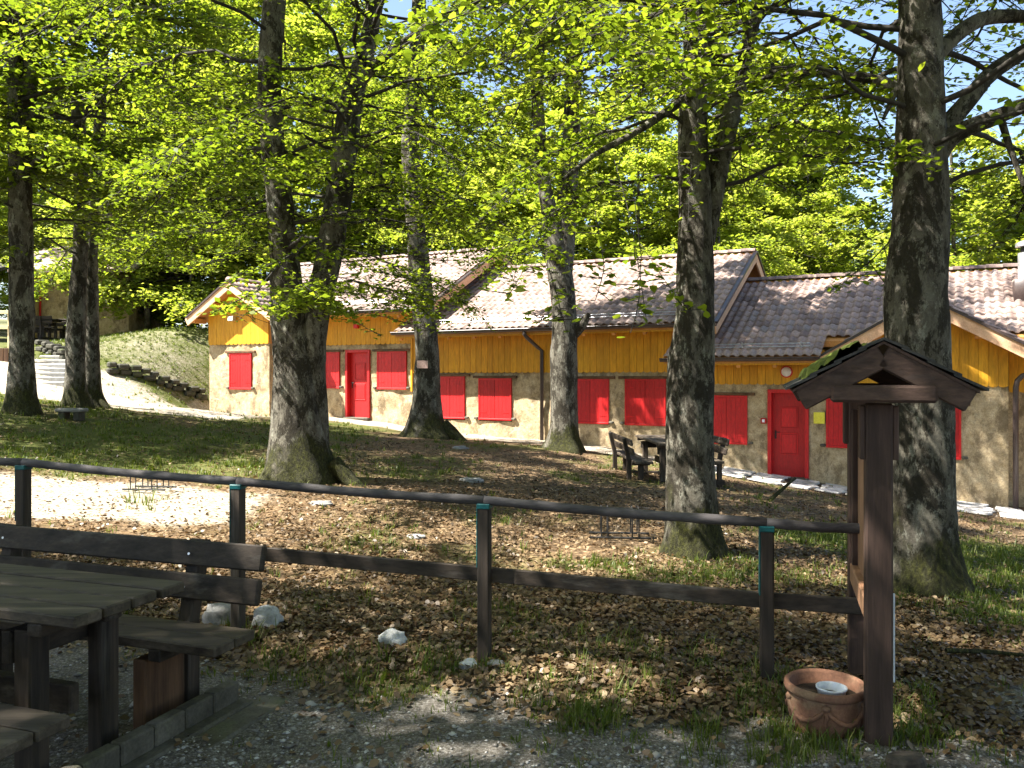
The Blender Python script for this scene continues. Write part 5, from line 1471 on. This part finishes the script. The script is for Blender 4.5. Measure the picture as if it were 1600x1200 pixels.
# railing and retaining wall at the far left
rx0, rx1, ry = W(-90, 0, 25.5)[0], W(15, 0, 25.5)[0], 25.5
rz0 = W(0, 545, 25.5)[2]
rail = thing('terrace_railing', 'pale timber railing above the brown retaining wall', 'railing', ((rx0 + rx1) / 2, ry, rz0 - .1))
rl = (rx1 - rx0)
for x in np.linspace(-rl / 2, rl / 2, 3): MB().box((x, 0, .62), (.09, .09, 1.3), .006).build('post', 'pale_wood', rail)
for z in (.75, 1.22): MB().box((0, -.06, z), (rl, .035, .10), .005).build('rail', 'pale_wood', rail)
rw_ = thing('retaining_wall', 'brown plank-faced retaining wall under the pale railing', 'wall', ((rx0 + rx1) / 2, ry, rz0 - 1.2))
nb2 = 14
for k in range(nb2): MB().box((-rl / 2 + rl * (k + .5) / nb2, -.05, .62), (rl / nb2 - .015, .06, 1.2), .006).build('plank', 'brown_wood', rw_)
MB().box((0, .1, .55), (rl, .22, 1.2), .01).build('backing', 'concrete', rw_)
# open shelter roof at the far left
sh = thing('shelter', 'open timber shelter with dark roof on the terrace beyond the railing', 'shelter', (W(-60, 0, 30)[0], 30.0, float(g(W(-60, 0, 30)[0], 30.0))))
for sx in (-1.6, 1.5):
    for sy in (-1.0, 1.0): MB().box((sx, sy, 1.0), (.14, .14, 2.6), .01).build('post', 'dark_wood', sh)
MB().prism([(-2.2, -1.5, 2.2), (2.0, -1.5, 2.2), (2.0, 1.6, 3.0), (-2.2, 1.6, 3.0)], (0, 0, .12)).build('roof', 'slate', sh)

# ------------------------------------------------------------------ leaf litter, grass, pebbles
rg = np.random.default_rng(77)
def scatter(n, umin, umax, ymin, ymax, pw=1.0):
    """points on the ground spread over the field of view, thinning with distance"""
    t = rg.random(n); y = (ymin ** (-pw) + t * (ymax ** (-pw) - ymin ** (-pw))) ** (-1 / pw)
    x = (rg.uniform(umin, umax, n) - 800) / F * y
    return x, y
lx, ly = scatter(240000, -150, 1750, 3.0, 19.5, .8)
gr_, gv_, pl_ = masks(lx, ly)
dens = np.clip(1.15 - gr_ * 1.0, .06, 1) * np.clip(1 - gv_ * 1.12, .018, 1) * np.clip(1 - pl_ * .93, .03, 1) * np.clip(.3 + 1.5 * (fbm(lx * 1.6, ly * 1.6, 91) - .25), .1, 1)
kp = rg.random(len(lx)) < dens
lx, ly = lx[kp], ly[kp]
lz_ = gs(lx, ly) + rg.uniform(.004, .03, len(lx))
V, Fq = leaf_quads(np.stack([lx, ly, lz_], 1), .043, rg, .45, 0.0, 6)
nse = fbm(lx * .8, ly * .8, 12, 3)
me = big_mesh('dead_leaves', V, Fq, np.repeat(np.clip(.42 + (nse - .5) * .6 + rg.normal(0, .24, len(lx)), 0, 1), 6), False, 'dead_leaf')
tag(link('dead_leaves', me), 'brown fallen beech leaves carpeting the ground under the trees', 'leaf litter', kind='stuff')
# grass blades
tx, ty = scatter(42000, -150, 1750, 2.9, 24, .7)
gr_, gv_, pl_ = masks(tx, ty)
pb = np.clip((gr_ - .30) * 2.2, .015, 1) * np.clip(1 - gv_ * 1.0, .03, 1) * np.clip(1.05 - pl_ * 1.0, .05, 1) * (fbm(tx * 1.9, ty * 1.9, 55) > .36)
kp = rg.random(len(tx)) < pb
tx, ty = tx[kp], ty[kp]
def extra(u0, u1, v0, v1, n):
    out = []
    for _ in range(n):
        q = gp(rg.uniform(u0, u1), rg.uniform(v0, v1)); out.append((q[0], q[1]))
    return np.array(out)
bx_, by_ = rg.uniform(-16.5, -9.2, 3000), rg.uniform(24.0, 33.0, 3000)
kb = rg.random(3000) < np.clip(masks(bx_, by_)[0] * 1.4 - .3, 0, 1) * np.clip(1.1 - masks(bx_, by_)[2], 0, 1)
tx = np.concatenate([tx, bx_[kb]]); ty = np.concatenate([ty, by_[kb]])
E = np.concatenate([extra(740, 800, 1038, 1058, 14), extra(1150, 1250, 1050, 1120, 80), extra(1390, 1460, 1085, 1170, 60), extra(560, 620, 1085, 1110, 8), extra(870, 970, 1110, 1150, 50), extra(800, 1060, 1060, 1110, 60), extra(400, 760, 1020, 1075, 70), extra(900, 1180, 1000, 1060, 60), extra(1180, 1340, 1125, 1198, 90), extra(350, 420, 985, 1010, 16), extra(650, 700, 1030, 1060, 6), extra(560, 580, 925, 955, 4), extra(190, 260, 782, 800, 12), extra(1080, 1140, 1120, 1190, 20)])
tx = np.concatenate([tx, E[:, 0]]); ty = np.concatenate([ty, E[:, 1]])
tz = gs(tx, ty)
nb = 9
n = len(tx)
big = rg.uniform(.5, 1.25, n); big[-len(E):] *= 1.7
bx = np.repeat(tx, nb) + rg.normal(0, .028, n * nb); by = np.repeat(ty, nb) + rg.normal(0, .028, n * nb); bz = np.repeat(tz, nb)
hh = np.repeat(big, nb) * rg.uniform(.025, .085, n * nb) * (.75 + .45 * smooth(4, 8, by)); az = rg.uniform(0, 6.283, n * nb); ln = rg.uniform(.15, .8, n * nb) * hh
wd = rg.uniform(.0022, .0045, n * nb) * (1 + np.clip(by - 5, 0, 15) * .12)
dx, dy = np.cos(az), np.sin(az)
B = np.stack([bx, by, bz - .01], 1); S = np.stack([-dy, dx, np.zeros_like(dx)], 1)
Mid = B + np.stack([dx * ln * .35, dy * ln * .35, hh * .62], 1); Tip = B + np.stack([dx * ln, dy * ln, hh], 1)
V = np.stack([B - S * wd[:, None], B + S * wd[:, None], Mid + S * wd[:, None] * .7, Mid - S * wd[:, None] * .7, Tip + S * wd[:, None] * .1, Tip - S * wd[:, None] * .1], 1)
i0 = np.arange(n * nb)[:, None] * 6
Fq = np.concatenate([i0 + np.array([[0, 1, 2, 3]]), i0 + np.array([[3, 2, 4, 5]])])
me = big_mesh('grass', V.reshape(-1, 3), Fq, np.repeat(np.clip(rg.normal(.45, .25, n * nb), 0, 1), 6), False, 'grass')
tag(link('grass', me), 'short green grass growing in patches between the fallen leaves', 'grass', kind='stuff')
# pebbles on the gravel
px_, py_ = scatter(26000, -100, 1700, 2.7, 5.6, .6)
gr_, gv_, pl_ = masks(px_, py_)
kp = rg.random(len(px_)) < np.clip(gv_ * 1.1 - .15, .02, 1) * np.clip(.25 + 1.6 * (fbm(px_ * 2.2, py_ * 2.2, 43) - .3), .1, 1)
px_, py_ = px_[kp], py_[kp]; n = len(px_)
sz = rg.gamma(2.0, .0028, n) + .003
oc = np.array([[1, 0, 0], [0, 1, 0], [-1, 0, 0], [0, -1, 0], [0, 0, 1], [0, 0, -1]], float)
ang = rg.uniform(0, 6.28, n); ca, sa = np.cos(ang), np.sin(ang)
sc3 = np.stack([rg.uniform(.8, 1.4, n), rg.uniform(.7, 1.1, n), rg.uniform(.35, .65, n)], 1)
Vo = oc[None] * sc3[:, None] * sz[:, None, None] * (1 + rg.normal(0, .15, (n, 6, 1)))
X = Vo[..., 0] * ca[:, None] - Vo[..., 1] * sa[:, None]; Yv = Vo[..., 0] * sa[:, None] + Vo[..., 1] * ca[:, None]
V = np.stack([X + px_[:, None], Yv + py_[:, None], Vo[..., 2] + gs(px_, py_)[:, None] + .001], -1).reshape(-1, 3)
of = np.array([[0, 1, 4], [1, 2, 4], [2, 3, 4], [3, 0, 4], [1, 0, 5], [2, 1, 5], [3, 2, 5], [0, 3, 5]])
Fq = (np.arange(n)[:, None, None] * 6 + of[None]).reshape(-1, 3)
me = big_mesh('gravel', V, Fq, np.repeat(np.clip(rg.beta(1.3, 2.2, n), 0, 1), 6), False, 'pebble')
tag(link('gravel', me), 'pale grey gravel scattered over the trodden near ground', 'gravel', kind='stuff')
